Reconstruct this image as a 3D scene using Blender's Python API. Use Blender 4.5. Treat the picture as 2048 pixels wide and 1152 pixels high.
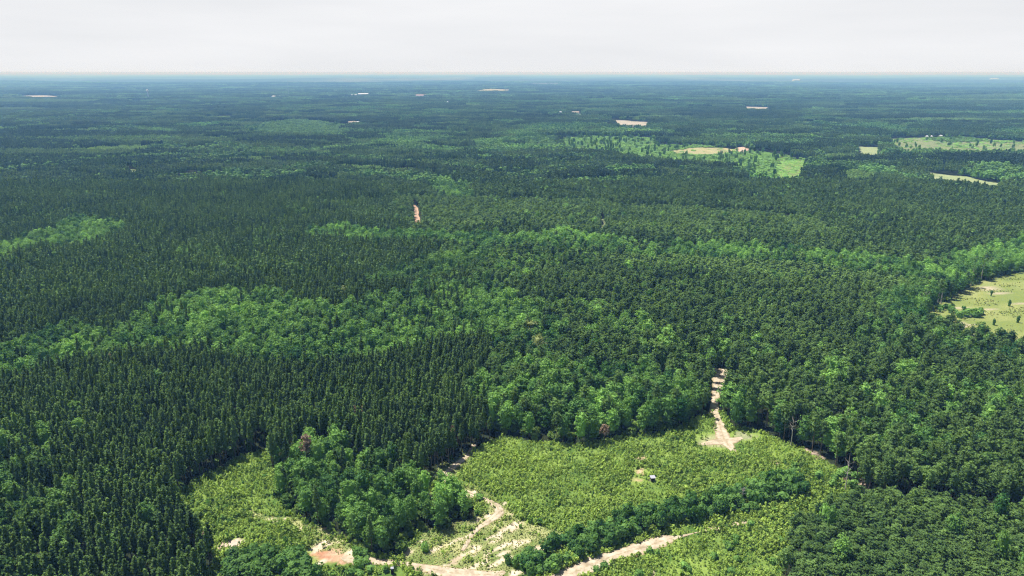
import bpy, math, random
import numpy as np
from math import radians, sin, cos, tan, pi

# ------------------------------------------------------------------ camera, sky, sun, exposure
S = bpy.context.scene
for o in list(bpy.data.objects):
    bpy.data.objects.remove(o)
COL = S.collection
FPX, ALT, PITCH = 1420.0, 120.0, radians(16.88)        # focal length in photo pixels (2048 wide), height, tilt
cam_d = bpy.data.cameras.new("camera")
cam_d.sensor_width = 36.0
cam_d.lens = FPX / 2048 * 36
cam_d.clip_start = 1.0
cam_d.clip_end = 200000.0
cam = bpy.data.objects.new("camera", cam_d)
COL.objects.link(cam)
cam.location = (0, 0, ALT)
cam.rotation_euler = (radians(90) - PITCH, 0, 0)
S.camera = cam

SUN_EL, SUN_AZ = radians(63), radians(52)              # azimuth: to the left of the view direction
W = bpy.data.worlds.new("World")
S.world = W
W.use_nodes = True
nt = W.node_tree
nt.nodes.clear()
N = nt.nodes.new
wout = N("ShaderNodeOutputWorld")
sky = N("ShaderNodeTexSky")
sky.sky_type = 'NISHITA'
sky.sun_disc = False
sky.sun_elevation = SUN_EL
sky.sun_rotation = -SUN_AZ
sky.dust_density = 2.0
bg1 = N("ShaderNodeBackground")
bg1.inputs[1].default_value = 0.05
nt.links.new(sky.outputs[0], bg1.inputs[0])
bg2 = N("ShaderNodeBackground")                        # milky low cloud veil above the horizon
tc = N("ShaderNodeTexCoord")
mpn = N("ShaderNodeMapping"); mpn.inputs['Scale'].default_value = (1.0, 1.0, 9.0)
nz = N("ShaderNodeTexNoise"); nz.inputs['Scale'].default_value = 2.2; nz.inputs['Detail'].default_value = 5
nt.links.new(tc.outputs['Generated'], mpn.inputs[0]); nt.links.new(mpn.outputs[0], nz.inputs['Vector'])
rp = N("ShaderNodeValToRGB")
rp.color_ramp.elements[0].position = 0.35; rp.color_ramp.elements[0].color = (0.585, 0.595, 0.615, 1)
rp.color_ramp.elements[1].position = 0.70; rp.color_ramp.elements[1].color = (0.65, 0.655, 0.67, 1)
nt.links.new(nz.outputs['Fac'], rp.inputs[0]); nt.links.new(rp.outputs[0], bg2.inputs[0])
bg2.inputs[1].default_value = 1.0
sx = N("ShaderNodeSeparateXYZ"); nt.links.new(tc.outputs['Generated'], sx.inputs[0])
mr = N("ShaderNodeMapRange"); mr.interpolation_type = 'SMOOTHSTEP'
mr.inputs['From Min'].default_value = 0.10; mr.inputs['From Max'].default_value = 0.28
nt.links.new(sx.outputs['Z'], mr.inputs['Value'])
mxw = N("ShaderNodeMixShader")
nt.links.new(mr.outputs[0], mxw.inputs[0]); nt.links.new(bg2.outputs[0], mxw.inputs[1]); nt.links.new(bg1.outputs[0], mxw.inputs[2])
nt.links.new(mxw.outputs[0], wout.inputs[0])

sd = bpy.data.lights.new("sun", 'SUN')
sd.energy = 5.0
sd.angle = radians(0.5)
sd.color = (1.0, 0.97, 0.925)
sun = bpy.data.objects.new("sun", sd)
COL.objects.link(sun)
sun.location = (-300, 100, 400)
sun.rotation_euler = (radians(90) - SUN_EL, 0, SUN_AZ + pi)
# rotation: lamp points down its local -Z; check the direction explicitly
import mathutils
to_sun = mathutils.Vector((-sin(SUN_AZ) * cos(SUN_EL), cos(SUN_AZ) * cos(SUN_EL), sin(SUN_EL)))
sun.rotation_euler = to_sun.to_track_quat('Z', 'Y').to_euler()

vs = S.view_settings
vs.view_transform = 'Standard'
vs.look = 'None'
vs.exposure = 0.5
vs.gamma = 1.0
cy = S.cycles
cy.max_bounces = 4; cy.diffuse_bounces = 2; cy.glossy_bounces = 1; cy.transmission_bounces = 2
cy.volume_bounces = 0; cy.transparent_max_bounces = 4
cy.use_denoising = True
cy.denoising_prefilter = 'NONE'
cy.pixel_filter_type = 'BLACKMAN_HARRIS'; cy.filter_width = 1.15
cy.caustics_reflective = False; cy.caustics_refractive = False

# ------------------------------------------------------------------ number helpers
R = np.random.default_rng(7)
random.seed(7)

def _h(ix, iy, seed):
    n = (ix.astype(np.int64) * 374761393 + iy.astype(np.int64) * 668265263 + seed * 982451653) & 0x7fffffff
    n = ((n ^ (n >> 13)) * 1274126177) & 0x7fffffff
    return ((n ^ (n >> 16)) & 0xffff) / 65535.0

def vnoise(x, y, seed=0):
    x = np.asarray(x, float); y = np.asarray(y, float)
    ix = np.floor(x); iy = np.floor(y)
    fx = x - ix; fy = y - iy
    fx = fx * fx * (3 - 2 * fx); fy = fy * fy * (3 - 2 * fy)
    a = _h(ix, iy, seed); b = _h(ix + 1, iy, seed); c = _h(ix, iy + 1, seed); d = _h(ix + 1, iy + 1, seed)
    return (a * (1 - fx) + b * fx) * (1 - fy) + (c * (1 - fx) + d * fx) * fy

def fbm(x, y, seed=0, oct=4):
    t = 0; a = 0.5; s = 0
    for k in range(oct):
        t = t + a * vnoise(x, y, seed + 17 * k); s += a
        a *= 0.5; x = np.asarray(x) * 2.03 + 11.3; y = np.asarray(y) * 2.03 + 5.7
    return t / s

def sstep(a, b, x):
    t = np.clip((x - a) / (b - a), 0, 1)
    return t * t * (3 - 2 * t)

def terrain(x, y):
    x = np.asarray(x, float); y = np.asarray(y, float)
    r = np.hypot(x, y)
    a = 14 * sstep(600, 3000, r) + 34 * sstep(3500, 12000, r)
    n = fbm(x / 1900 + 3.1, y / 1500 + 8.2, 5, 3) - 0.5
    return a * n * 1.4

def G(px, py, h=0.0):
    """the ground point under a pixel of the photograph (h: the height above ground that is seen there)"""
    cx = (px - 1024) / FPX; cyy = (576 - py) / FPX
    d = (cx, cos(PITCH) + cyy * sin(PITCH), -sin(PITCH) + cyy * cos(PITCH))
    z = h
    for _ in range(14):
        t = (ALT - z) / max(1e-4, -d[2])
        x, y = d[0] * t, d[1] * t
        z = 0.5 * z + 0.5 * (float(terrain(x, y)) + h)
    return x, y

def P(x, y, z):
    """photo pixel of a point"""
    zc = y * cos(PITCH) - (z - ALT) * sin(PITCH)
    yc = y * sin(PITCH) + (z - ALT) * cos(PITCH)
    zc = np.maximum(zc, 1e-3)
    return 1024 + FPX * x / zc, 576 - FPX * yc / zc

def poly(pts, h=0.0):
    return np.array([G(p[0], p[1], p[2] if len(p) > 2 else h) for p in pts])

def inside(pg, x, y):
    r = np.zeros(x.shape, bool)
    x0, y0 = pg.min(0); x1, y1 = pg.max(0)
    m = (x >= x0) & (x <= x1) & (y >= y0) & (y <= y1)
    if not m.any():
        return r
    xs = x[m]; ys = y[m]; q = np.zeros(xs.shape, bool)
    n = len(pg)
    for i in range(n):
        ax, ay = pg[i]; bx, by = pg[(i + 1) % n]
        if ay == by:
            continue
        c = ((ay > ys) != (by > ys)) & (xs < (bx - ax) * (ys - ay) / (by - ay) + ax)
        q ^= c
    r[m] = q
    return r

def seg_dist(pl, x, y):
    """distance to a polyline, and the position along it"""
    best = np.full(x.shape, 1e9)
    for i in range(len(pl) - 1):
        ax, ay = pl[i][:2]; bx, by = pl[i + 1][:2]
        dx, dy = bx - ax, by - ay
        t = np.clip(((x - ax) * dx + (y - ay) * dy) / (dx * dx + dy * dy + 1e-9), 0, 1)
        best = np.minimum(best, np.hypot(x - ax - t * dx, y - ay - t * dy))
    return best

def jit(x, y, amp, wl, seed):
    return (x + amp * (fbm(x / wl, y / wl, seed, 3) - 0.5) * 2, y + amp * (fbm(x / wl, y / wl, seed + 50, 3) - 0.5) * 2)

# ------------------------------------------------------------------ the map, traced in photo pixels and laid on the ground
HT = 12.0
MAIN = poly([(835, 988), (868, 945), (930, 908), (985, 878), (1010, 870), (1060, 882), (1130, 887), (1200, 884), (1250, 874),
             (1330, 862), (1380, 842), (1422, 828), (1446, 822), (1458, 852), (1520, 864), (1580, 888), (1640, 918), (1690, 944),
             (1714, 975, 6), (1650, 1002, 6), (1592, 1030, 5), (1560, 1052, 4), (1440, 1058), (1340, 1080), (1240, 1110), (1120, 1160),
             (1060, 1200), (1040, 1520), (780, 1520), (790, 1130), (800, 1108), (835, 1062), (910, 1055), (948, 1030), (940, 1002), (895, 990)])
LOBE = poly([(340, 1002), (385, 968), (440, 938), (500, 908), (545, 893), (548, 930), (556, 990), (575, 1015), (640, 1052), (690, 1082),
             (725, 1108), (800, 1112), (835, 1130), (850, 1520), (380, 1520), (425, 1130), (402, 1085), (374, 1048)])
SOUTH = poly([(1120, 1165), (1240, 1112), (1340, 1082), (1440, 1060), (1530, 1042), (1580, 1036, 5), (1588, 1066, 4), (1570, 1110, 4), (1550, 1520), (1020, 1520), (1060, 1200)])
DRY = poly([(800, 1112), (850, 1062), (940, 1040), (990, 1000), (1010, 1005), (1040, 1040), (1110, 1060), (1140, 1080), (1080, 1125), (1030, 1165), (860, 1170), (830, 1135)])
DRY2 = poly([(500, 1020), (560, 1035), (640, 1050), (690, 1080), (740, 1112), (640, 1120), (620, 1085), (570, 1050), (505, 1032)])
DRY3 = poly([(940, 895), (958, 905), (935, 935), (912, 955), (960, 975), (1004, 1006), (962, 1008), (905, 992), (870, 978), (862, 950), (890, 925)])
RIGHTF = poly([(1846, 628), (1880, 608), (1960, 562), (2010, 550), (2060, 543), (2150, 540), (2150, 690, 11), (2048, 664, 11), (2000, 652, 11), (1930, 643, 11), (1880, 635, 10), (1852, 631, 9)])
BROAD = [
    poly([(-60, 690), (0, 680), (120, 640), (230, 640), (300, 600), (420, 578), (560, 578), (660, 605), (760, 582), (860, 550), (960, 560),
          (1060, 600), (1130, 640), (1112, 716), (1180, 712), (1290, 720), (1340, 745), (1400, 775), (1432, 832), (1380, 842, 2), (1330, 862, 2), (1250, 874, 2), (1200, 884, 2),
          (1010, 870, 2), (990, 850, 4), (980, 800), (900, 770), (960, 740), (1010, 700), (980, 665), (900, 665), (800, 685), (700, 705), (620, 712),
          (520, 712), (420, 702), (330, 692), (240, 700), (120, 716), (0, 748), (-60, 758)], 10),
    poly([(600, 455), (690, 440), (760, 455), (830, 461), (950, 465), (1050, 465), (1130, 455), (1200, 465), (1300, 480), (1400, 475), (1500, 480),
          (1600, 490), (1700, 500), (1760, 510), (1830, 520), (1900, 500), (1960, 490), (2100, 465), (2100, 540), (1980, 540), (1900, 562), (1760, 533),
          (1600, 517), (1450, 507), (1300, 502), (1100, 488), (960, 488), (900, 480), (780, 480), (620, 470)], 10),
    poly([(-80, 490), (0, 482), (100, 452), (160, 420), (250, 450), (180, 482), (60, 492), (-80, 530)], 10),
    poly([(760, 345), (820, 338), (920, 350), (955, 380), (900, 395), (850, 360)], 10),
    poly([(1740, 600), (1790, 560), (1850, 560), (1900, 585), (1840, 628), (1770, 625)], 10),
    poly([(880, 505), (960, 490), (990, 500), (900, 540), (740, 560), (720, 550)], 10),
]
LIGHTP = [poly([(1130, 497), (1300, 508), (1450, 514), (1600, 522), (1760, 542), (1850, 562), (1780, 592), (1600, 562), (1400, 542), (1200, 522)], 8),
          poly([(640, 402), (850, 388), (1100, 396), (1400, 412), (1640, 432), (1700, 472), (1500, 470), (1300, 470), (1100, 455), (900, 455), (700, 432)], 8)]
CLUMP = poly([(552, 900, 5), (600, 858, 8), (700, 852, 10), (765, 885, 10), (815, 905, 10), (850, 935, 9), (846, 980, 2), (905, 990, 0), (938, 1000, 0), (946, 1028, 0),
              (905, 1055, 0), (835, 1062, 0), (800, 1108, 0), (725, 1104, 0), (690, 1080, 0), (640, 1050, 0), (575, 1013, 0), (556, 985, 2)])
MIXED = [poly([(-80, 800), (0, 795), (140, 792), (190, 832), (120, 885), (190, 1000), (130, 1160), (0, 1180), (-80, 1180)], 9),
         poly([(180, 1060), (300, 1040), (400, 1040), (440, 1075), (450, 1200), (200, 1200)], 9)]
DARKBUSH = poly([(452, 1090, 4), (500, 1060, 6), (560, 1066, 6), (612, 1092, 4), (640, 1140, 2), (650, 1230, 0), (470, 1230, 0), (455, 1150, 0)])
YOUNG = poly([(1560, 1030, 6), (1600, 1000, 6), (1690, 975, 6), (1800, 970, 7), (1930, 985, 7), (2100, 1010, 7), (2250, 1250, 0), (1555, 1250, 0), (1575, 1110, 4)])
HEDGE = [G(*p) for p in [(1052, 1142), (1130, 1108), (1225, 1074), (1318, 1044), (1410, 1022), (1500, 1004), (1560, 986), (1610, 980)]]

def spline(pts, step=1.5):
    p = np.array(pts, float)
    out = []
    for i in range(len(p) - 1):
        p0 = p[max(i - 1, 0)]; p1 = p[i]; p2 = p[i + 1]; p3 = p[min(i + 2, len(p) - 1)]
        n = max(2, int(np.linalg.norm(p2[:2] - p1[:2]) / step))
        for k in range(n):
            t = k / n
            out.append(0.5 * ((2 * p1) + (-p0 + p2) * t + (2 * p0 - 5 * p1 + 4 * p2 - p3) * t * t + (-p0 + 3 * p1 - 3 * p2 + p3) * t ** 3))
    out.append(p[-1])
    return np.array(out)

def road_px(pts):                                       # (px, py, half width in metres)
    return spline([(*G(a, b), w) for a, b, w in pts], 1.0)

ROADS = {
    'dirt_road': road_px([(1085, 1185, 2.9), (1120, 1158, 2.9), (1180, 1132, 2.8), (1230, 1112, 2.4), (1290, 1094, 2.5), (1335, 1079, 2.0), (1352, 1075, .7), (1390, 1066, .25), (1412, 1060, .5), (1430, 1056, 1.3), (1452, 1052, .3), (1478, 1047, .9), (1498, 1044, .25), (1524, 1041, 1.3), (1545, 1037, .3)]),
    'sand_track': road_px([(1440, 738, 3.4), (1443, 752, 3.6), (1438, 770, 2.8), (1431, 790, 1.6), (1429, 812, 1.5), (1430, 826, 1.6), (1437, 842, 2.0), (1443, 862, 2.2), (1450, 882, 2.4), (1460, 894, 1.5), (1472, 910, 0.5)]),
    'sandy_turnaround': road_px([(1396, 890, 0.5), (1420, 886, 1.3), (1446, 883, 2.3), (1466, 880, 1.9), (1484, 876, 0.7)]),
    'white_track': road_px([(684, 1116, 0.7), (705, 1118, 1.9), (760, 1124, 1.3), (810, 1128, 1.1), (850, 1136, 1.5), (910, 1147, 2.2), (980, 1150, 1.6), (1010, 1144, 0.7)]),
    'clearing_track': road_px([(948, 890, 0.9), (935, 910, 0.9), (905, 935, 1.3), (884, 955, 1.1)]),
    'winding_track': road_px([(884, 958, 0.7), (900, 972, 0.5), (940, 984, 0.5), (972, 1000, 0.9), (990, 1010, 1.2), (998, 1024, 1.5), (985, 1038, 1.3), (960, 1054, 0.9), (945, 1068, 0.8), (936, 1084, 0.7), (925, 1102, 0.5)]),
    'red_track': road_px([(828, 410, .9), (832, 418, 2.0), (833, 432, 2.2), (837, 447, 2.6), (835, 463, 2.3)]),
}
FIELDS = {   # name: (polygon in pixels, kind)
    'scrub_clearing': ([(1120, 280), (1180, 273), (1300, 276), (1320, 291), (1400, 291), (1480, 300), (1540, 306), (1616, 321), (1606, 352, 4), (1540, 347, 8), (1500, 334, 9), (1450, 322, 8), (1330, 313, 8), (1240, 303, 8), (1130, 291, 8)], 'green'),
    'dry_field': ([(1338, 303), (1390, 296), (1450, 296), (1478, 301), (1450, 308), (1400, 311), (1350, 310)], 'dry'),
    'bare_patch': ([(1466, 297), (1488, 294), (1496, 299), (1486, 306), (1478, 305)], 'red'),
    'meadow': ([(1713, 294), (1756, 295), (1768, 304, 4), (1742, 307, 6), (1713, 301, 4)], 'field'),
    'mown_field': ([(1856, 346), (1925, 353), (2014, 370), (1990, 374, 4), (1950, 366, 6), (1900, 360, 6), (1860, 356, 5)], 'field'),
    'pale_scrub': ([(1775, 278), (1860, 275), (1960, 278), (2060, 284), (2060, 299, 6), (1960, 299, 7), (1860, 296, 6), (1790, 290, 5)], 'pale'),
    'small_meadow': ([(1810, 303), (1826, 306), (1830, 313, 4), (1818, 309, 4)], 'field'),
    'tan_field': ([(1212, 240), (1250, 241), (1305, 245), (1298, 250, 3), (1240, 249, 3)], 'tan'),
    'logged_strip': ([(1485, 213), (1540, 215), (1545, 218, 2), (1490, 217, 2)], 'tan'),
    'pink_clay_field': ([(30, 192), (90, 191), (134, 194), (120, 197), (60, 196)], 'tan'),
    'quarry_field': ([(945, 181), (985, 178), (1022, 180), (1018, 185), (960, 185)], 'dry'),
    'sand_lot': ([(250, 203), (285, 201), (282, 205), (256, 206)], 'tan'),
    'far_meadow': ([(1520, 192), (1590, 190), (1595, 192), (1530, 194)], 'pale'),
    'far_strip': ([(1060, 167), (1120, 167), (1118, 169), (1062, 169)], 'tan'),
    'young_plantation': ([(520, 248), (600, 240), (680, 250), (690, 262, 5), (600, 264, 5), (500, 262, 5)], 'young'),
    'hedge_glade': ([(245, 337), (268, 340), (290, 346), (262, 347, 3)], 'field'),
    'sparse_clearing': ([(1035, 278), (1110, 274), (1115, 288, 5), (1050, 287, 5)], 'young'),
    'glade': ([(1140, 405), (1166, 406), (1160, 409), (1144, 409)], 'pale'),
    'pale_gap': ([(1201, 439), (1210, 439), (1211, 456, 3), (1202, 456, 3)], 'pale'),  # small bare spot among the pines, pale by its own ground cover
    'grass_gap': ([(898, 423), (912, 423), (911, 427), (901, 427)], 'pale'),
    'stream_glade': ([(1560, 322), (1616, 321), (1606, 352, 4), (1545, 348, 6)], 'bright'),
}
FPOLY = {k: (poly([(p[0], p[1], 10.5) if len(p) > 2 else p for p in v[0]]), v[1]) for k, v in FIELDS.items()}
# far buildings: (kind, base pixel, width, depth, wall height, turn); each stands in a low yard
FARB = [('water_tower', 297, 198, 0, 0, 0, 0), ('radio_mast', 578, 196, 0, 0, 0, 0),
        ('warehouse', 727, 191, 54, 26, 8, 0.05), ('shed', 703, 192, 10, 9, 5, 0.3), ('shed', 712, 192, 13, 9, 5, -.2), ('long_shed', 680, 192, 28, 10, 4, .1), ('shed', 738.5, 190, 9, 8, 6, 0),
        ('clay_roofed_barn', 841, 193, 62, 22, 6, 0.0), ('farmhouse', 704, 248, 17, 9, 4.5, .5), ('farmhouse', 716, 248, 9, 8, 4, -.1),
        ('farmhouse', 1121, 227, 9, 8, 4.5, .2), ('farmhouse', 1151, 228, 21, 10, 5, -.15), ('shed', 1158, 231, 6, 5, 3.5, .3),
        ('long_shed', 1857, 276, 11, 6, 3.2, 0.05), ('farmhouse', 1880, 275, 6, 5, 3.2, .2), ('shed', 1903, 273, 4, 4, 3, .1), ('farmhouse', 1919, 231, 9, 8, 5, .1), ('farmhouse', 1931, 232, 11, 8, 5, -.3),
        ('warehouse', 1988, 159, 150, 60, 12, 0), ('warehouse', 1592, 162, 90, 60, 14, 0), ('long_shed', 553, 195, 46, 14, 5, 0), ('farmhouse', 897, 206, 10, 8, 5, 0)]
FARP = [(b, *G(b[1], b[2])) for b in FARB]
# single trees that stand out: (name, pixel of the foot, height)
ODD = [('dead_pine', 228, 762, 12), ('dead_pine', 712, 868, 11), ('dead_pine', 729, 866, 10.5), ('dead_pine', 617, 945, 13), ('dead_pine', 415, 1108, 7), ('dead_pine', 1208, 884, 6), ('dead_pine', 906, 905, 10),
       ('bare_snag', 1581, 893, 12), ('bare_snag', 1690, 982, 11.5), ('bare_snag', 1483, 1006, 6),
       ('yellow_green_tree', 1062, 690, 11), ('yellow_green_tree', 1076, 722, 11), ('yellow_green_tree', 690, 612, 10),
       ('slender_tree', 1838, 629, 14), ('slender_tree', 1846, 624, 15), ('slender_tree', 1875, 608, 13.5), ('slender_tree', 1882, 607, 12), ('slender_tree', 1907, 581, 13), ('slender_tree', 1941, 573, 14), ('slender_tree', 1822, 618, 13), ('slender_tree', 1962, 560, 13)]
ODDP = [(o[0], *G(o[1], o[2]), o[3]) for o in ODD]


# stands beyond the traced ground: Voronoi cells of differing age and kind
SN = 2600
_sr = np.random.default_rng(21)
_sd = 420 * (9000 / 420) ** np.sqrt(_sr.random(SN))
_sa = (_sr.random(SN) - 0.5) * 1.9
SX = _sd * np.tan(_sa * 0.5) * 1.15; SY = _sd
ST = _sr.choice(6, SN, p=[.36, .25, .12, .17, .07, .03])  # 0 tall pine 1 mid pine 2 young pine 3 broadleaf 4 mixed 5 open
SV = _sr.random(SN)

def stand_of(x, y):
    xx, yy = jit(x, y, 30 + 0.02 * np.mean(y), 160, 71)
    out = np.zeros(x.shape, int)
    lx = xx / np.maximum(yy, 1); ly = np.log(np.maximum(yy, 1)) * 1.5
    sx_, sy_ = SX / SY, np.log(SY) * 1.5
    for a in range(0, len(x), 4000):
        d = (lx[a:a + 4000, None] - sx_[None]) ** 2 + (ly[a:a + 4000, None] - sy_[None]) ** 2
        out[a:a + 4000] = d.argmin(1)
    return out

# ------------------------------------------------------------------ material helpers
def mat(name):
    m = bpy.data.materials.new(name)
    m.use_nodes = True
    m.node_tree.nodes.clear()
    return m, m.node_tree, m.node_tree.nodes.new, m.node_tree.links.new

def mathn(t, op, a, b):
    n = t.nodes.new("ShaderNodeMath"); n.operation = op
    for i, v in enumerate((a, b)):
        if isinstance(v, (int, float)): n.inputs[i].default_value = v
        else: t.links.new(v, n.inputs[i])
    return n.outputs[0]

def leaf_mat(name, dark, light, trans=0.25, wl=1.1, rough=0.6, spec=0.12):
    """foliage: colour runs from dark to light with the plant's own hue, varied leaf by leaf"""
    m, t, N, L = mat(name)
    out = N("ShaderNodeOutputMaterial")
    hue = N("ShaderNodeAttribute"); hue.attribute_type = 'INSTANCER'; hue.attribute_name = 'hue'
    val = N("ShaderNodeAttribute"); val.attribute_type = 'INSTANCER'; val.attribute_name = 'val'
    geo = N("ShaderNodeNewGeometry")
    tcn = N("ShaderNodeTexCoord")
    nz = N("ShaderNodeTexNoise"); nz.inputs['Scale'].default_value = wl; nz.inputs['Detail'].default_value = 2
    L(geo.outputs['Position'], nz.inputs['Vector'])
    isl = geo.outputs['Random Per Island']
    f = mathn(t, 'ADD', hue.outputs['Fac'], mathn(t, 'MULTIPLY', mathn(t, 'SUBTRACT', isl, 0.5), 0.5))
    f = mathn(t, 'ADD', f, mathn(t, 'MULTIPLY', mathn(t, 'SUBTRACT', nz.outputs['Fac'], 0.5), 0.7))
    rp = N("ShaderNodeValToRGB")
    rp.color_ramp.elements[0].color = (*dark, 1); rp.color_ramp.elements[1].color = (*light, 1)
    rp.color_ramp.elements[0].position = 0.0; rp.color_ramp.elements[1].position = 1.0
    L(f, rp.inputs[0])
    mul = N("ShaderNodeVectorMath"); mul.operation = 'SCALE'
    L(rp.outputs[0], mul.inputs[0]); L(val.outputs['Fac'], mul.inputs['Scale'])
    pb = N("ShaderNodeBsdfPrincipled")
    pb.inputs['Roughness'].default_value = rough
    pb.inputs['Specular IOR Level'].default_value = spec
    L(mul.outputs[0], pb.inputs['Base Color'])
    tr = N("ShaderNodeBsdfTranslucent")
    tm = N("ShaderNodeVectorMath"); tm.operation = 'MULTIPLY'; tm.inputs[1].default_value = (1.25, 1.15, 0.55)
    L(mul.outputs[0], tm.inputs[0]); L(tm.outputs[0], tr.inputs[0])
    mx = N("ShaderNodeMixShader"); mx.inputs[0].default_value = trans
    L(pb.outputs[0], mx.inputs[1]); L(tr.outputs[0], mx.inputs[2]); L(mx.outputs[0], out.inputs[0])
    return m

def noise_mat(name, c1, c2, scale=1.0, rough=0.9, c3=None, detail=6, bump=0.0, stretch=(1, 1, 1)):
    m, t, N, L = mat(name)
    out = N("ShaderNodeOutputMaterial"); pb = N("ShaderNodeBsdfPrincipled")
    pb.inputs['Roughness'].default_value = rough; pb.inputs['Specular IOR Level'].default_value = 0.15
    g = N("ShaderNodeNewGeometry"); mp = N("ShaderNodeMapping"); mp.inputs['Scale'].default_value = stretch
    nz = N("ShaderNodeTexNoise"); nz.inputs['Scale'].default_value = scale; nz.inputs['Detail'].default_value = detail
    nz.inputs['Roughness'].default_value = 0.65
    L(g.outputs['Position'], mp.inputs[0]); L(mp.outputs[0], nz.inputs['Vector'])
    rp = N("ShaderNodeValToRGB"); e = rp.color_ramp.elements
    e[0].position = 0.32; e[0].color = (*c1, 1); e[1].position = 0.68; e[1].color = (*c2, 1)
    if c3:
        k = e.new(0.5); k.color = (*c3, 1)
    L(nz.outputs['Fac'], rp.inputs[0]); L(rp.outputs[0], pb.inputs['Base Color'])
    if bump:
        b = N("ShaderNodeBump"); b.inputs['Strength'].default_value = bump; b.inputs['Distance'].default_value = 0.3
        L(nz.outputs['Fac'], b.inputs['Height']); L(b.outputs[0], pb.inputs['Normal'])
    L(pb.outputs[0], out.inputs[0])
    return m

def plain_mat(name, c, rough=0.6, metal=0.0, var=0.15, scale=2.0):
    return noise_mat(name, tuple(v * (1 - var) for v in c), tuple(min(1, v * (1 + var)) for v in c), scale, rough)

M = {
    'pine': leaf_mat('pine_needles', (0.020, 0.066, 0.024), (0.220, 0.355, 0.088), 0.32, 1.3),
    'broad': leaf_mat('broad_leaves', (0.024, 0.100, 0.026), (0.255, 0.455, 0.100), 0.32, 0.9),
    'scrub': leaf_mat('scrub_leaves', (0.052, 0.140, 0.026), (0.340, 0.465, 0.095), 0.32, 0.6),
    'deadleaf': leaf_mat('dead_needles', (0.13, 0.085, 0.055), (0.32, 0.235, 0.16), 0.15, 1.0),
    'paleleaf': leaf_mat('pale_leaves', (0.15, 0.21, 0.06), (0.46, 0.52, 0.19), 0.3, 0.9),
    'grass': leaf_mat('grass_blades', (0.18, 0.27, 0.06), (0.56, 0.58, 0.24), 0.3, 0.35),
    'bark': noise_mat('pine_bark', (0.10, 0.075, 0.055), (0.24, 0.19, 0.15), 3.0),
    'palebark': noise_mat('pale_bark', (0.30, 0.27, 0.23), (0.60, 0.56, 0.50), 2.0),
    'dirt': noise_mat('pale_dirt', (0.31, 0.245, 0.16), (0.62, 0.53, 0.405), 0.45, 0.95, (0.49, 0.405, 0.295), 8, 0.4),
    'reddirt': noise_mat('red_clay', (0.34, 0.15, 0.09), (0.60, 0.42, 0.30), 0.35, 0.95, (0.48, 0.27, 0.17), 8, 0.4),
    'redroad': noise_mat('red_road_clay', (0.38, 0.23, 0.15), (0.58, 0.43, 0.32), 0.2, 0.95, (0.50, 0.34, 0.24), 6, 0.3),
}

def rutted(m, verge):
    t = m.node_tree; pb = [q for q in t.nodes if q.type == 'BSDF_PRINCIPLED'][0]
    src = pb.inputs['Base Color'].links[0].from_socket
    at = t.nodes.new("ShaderNodeAttribute"); at.attribute_name = 'rut'
    g = t.nodes.new("ShaderNodeNewGeometry"); nz = t.nodes.new("ShaderNodeTexNoise"); nz.inputs['Scale'].default_value = 1.1; nz.inputs['Detail'].default_value = 5
    t.links.new(g.outputs['Position'], nz.inputs['Vector'])
    f = mathn(t, 'ADD', at.outputs['Fac'], mathn(t, 'MULTIPLY', mathn(t, 'SUBTRACT', nz.outputs['Fac'], .5), 1.6))
    rp = t.nodes.new("ShaderNodeMapRange"); rp.inputs['From Min'].default_value = .1; rp.inputs['From Max'].default_value = .6
    t.links.new(f, rp.inputs['Value'])
    mx = t.nodes.new("ShaderNodeMix"); mx.data_type = 'RGBA'
    t.links.new(rp.outputs[0], mx.inputs[0]); mx.inputs[6].default_value = (*verge, 1); t.links.new(src, mx.inputs[7])
    t.links.new(mx.outputs[2], pb.inputs['Base Color'])
rutted(M['dirt'], (0.30, 0.24, 0.13)); rutted(M['redroad'], (0.34, 0.20, 0.12))

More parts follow.
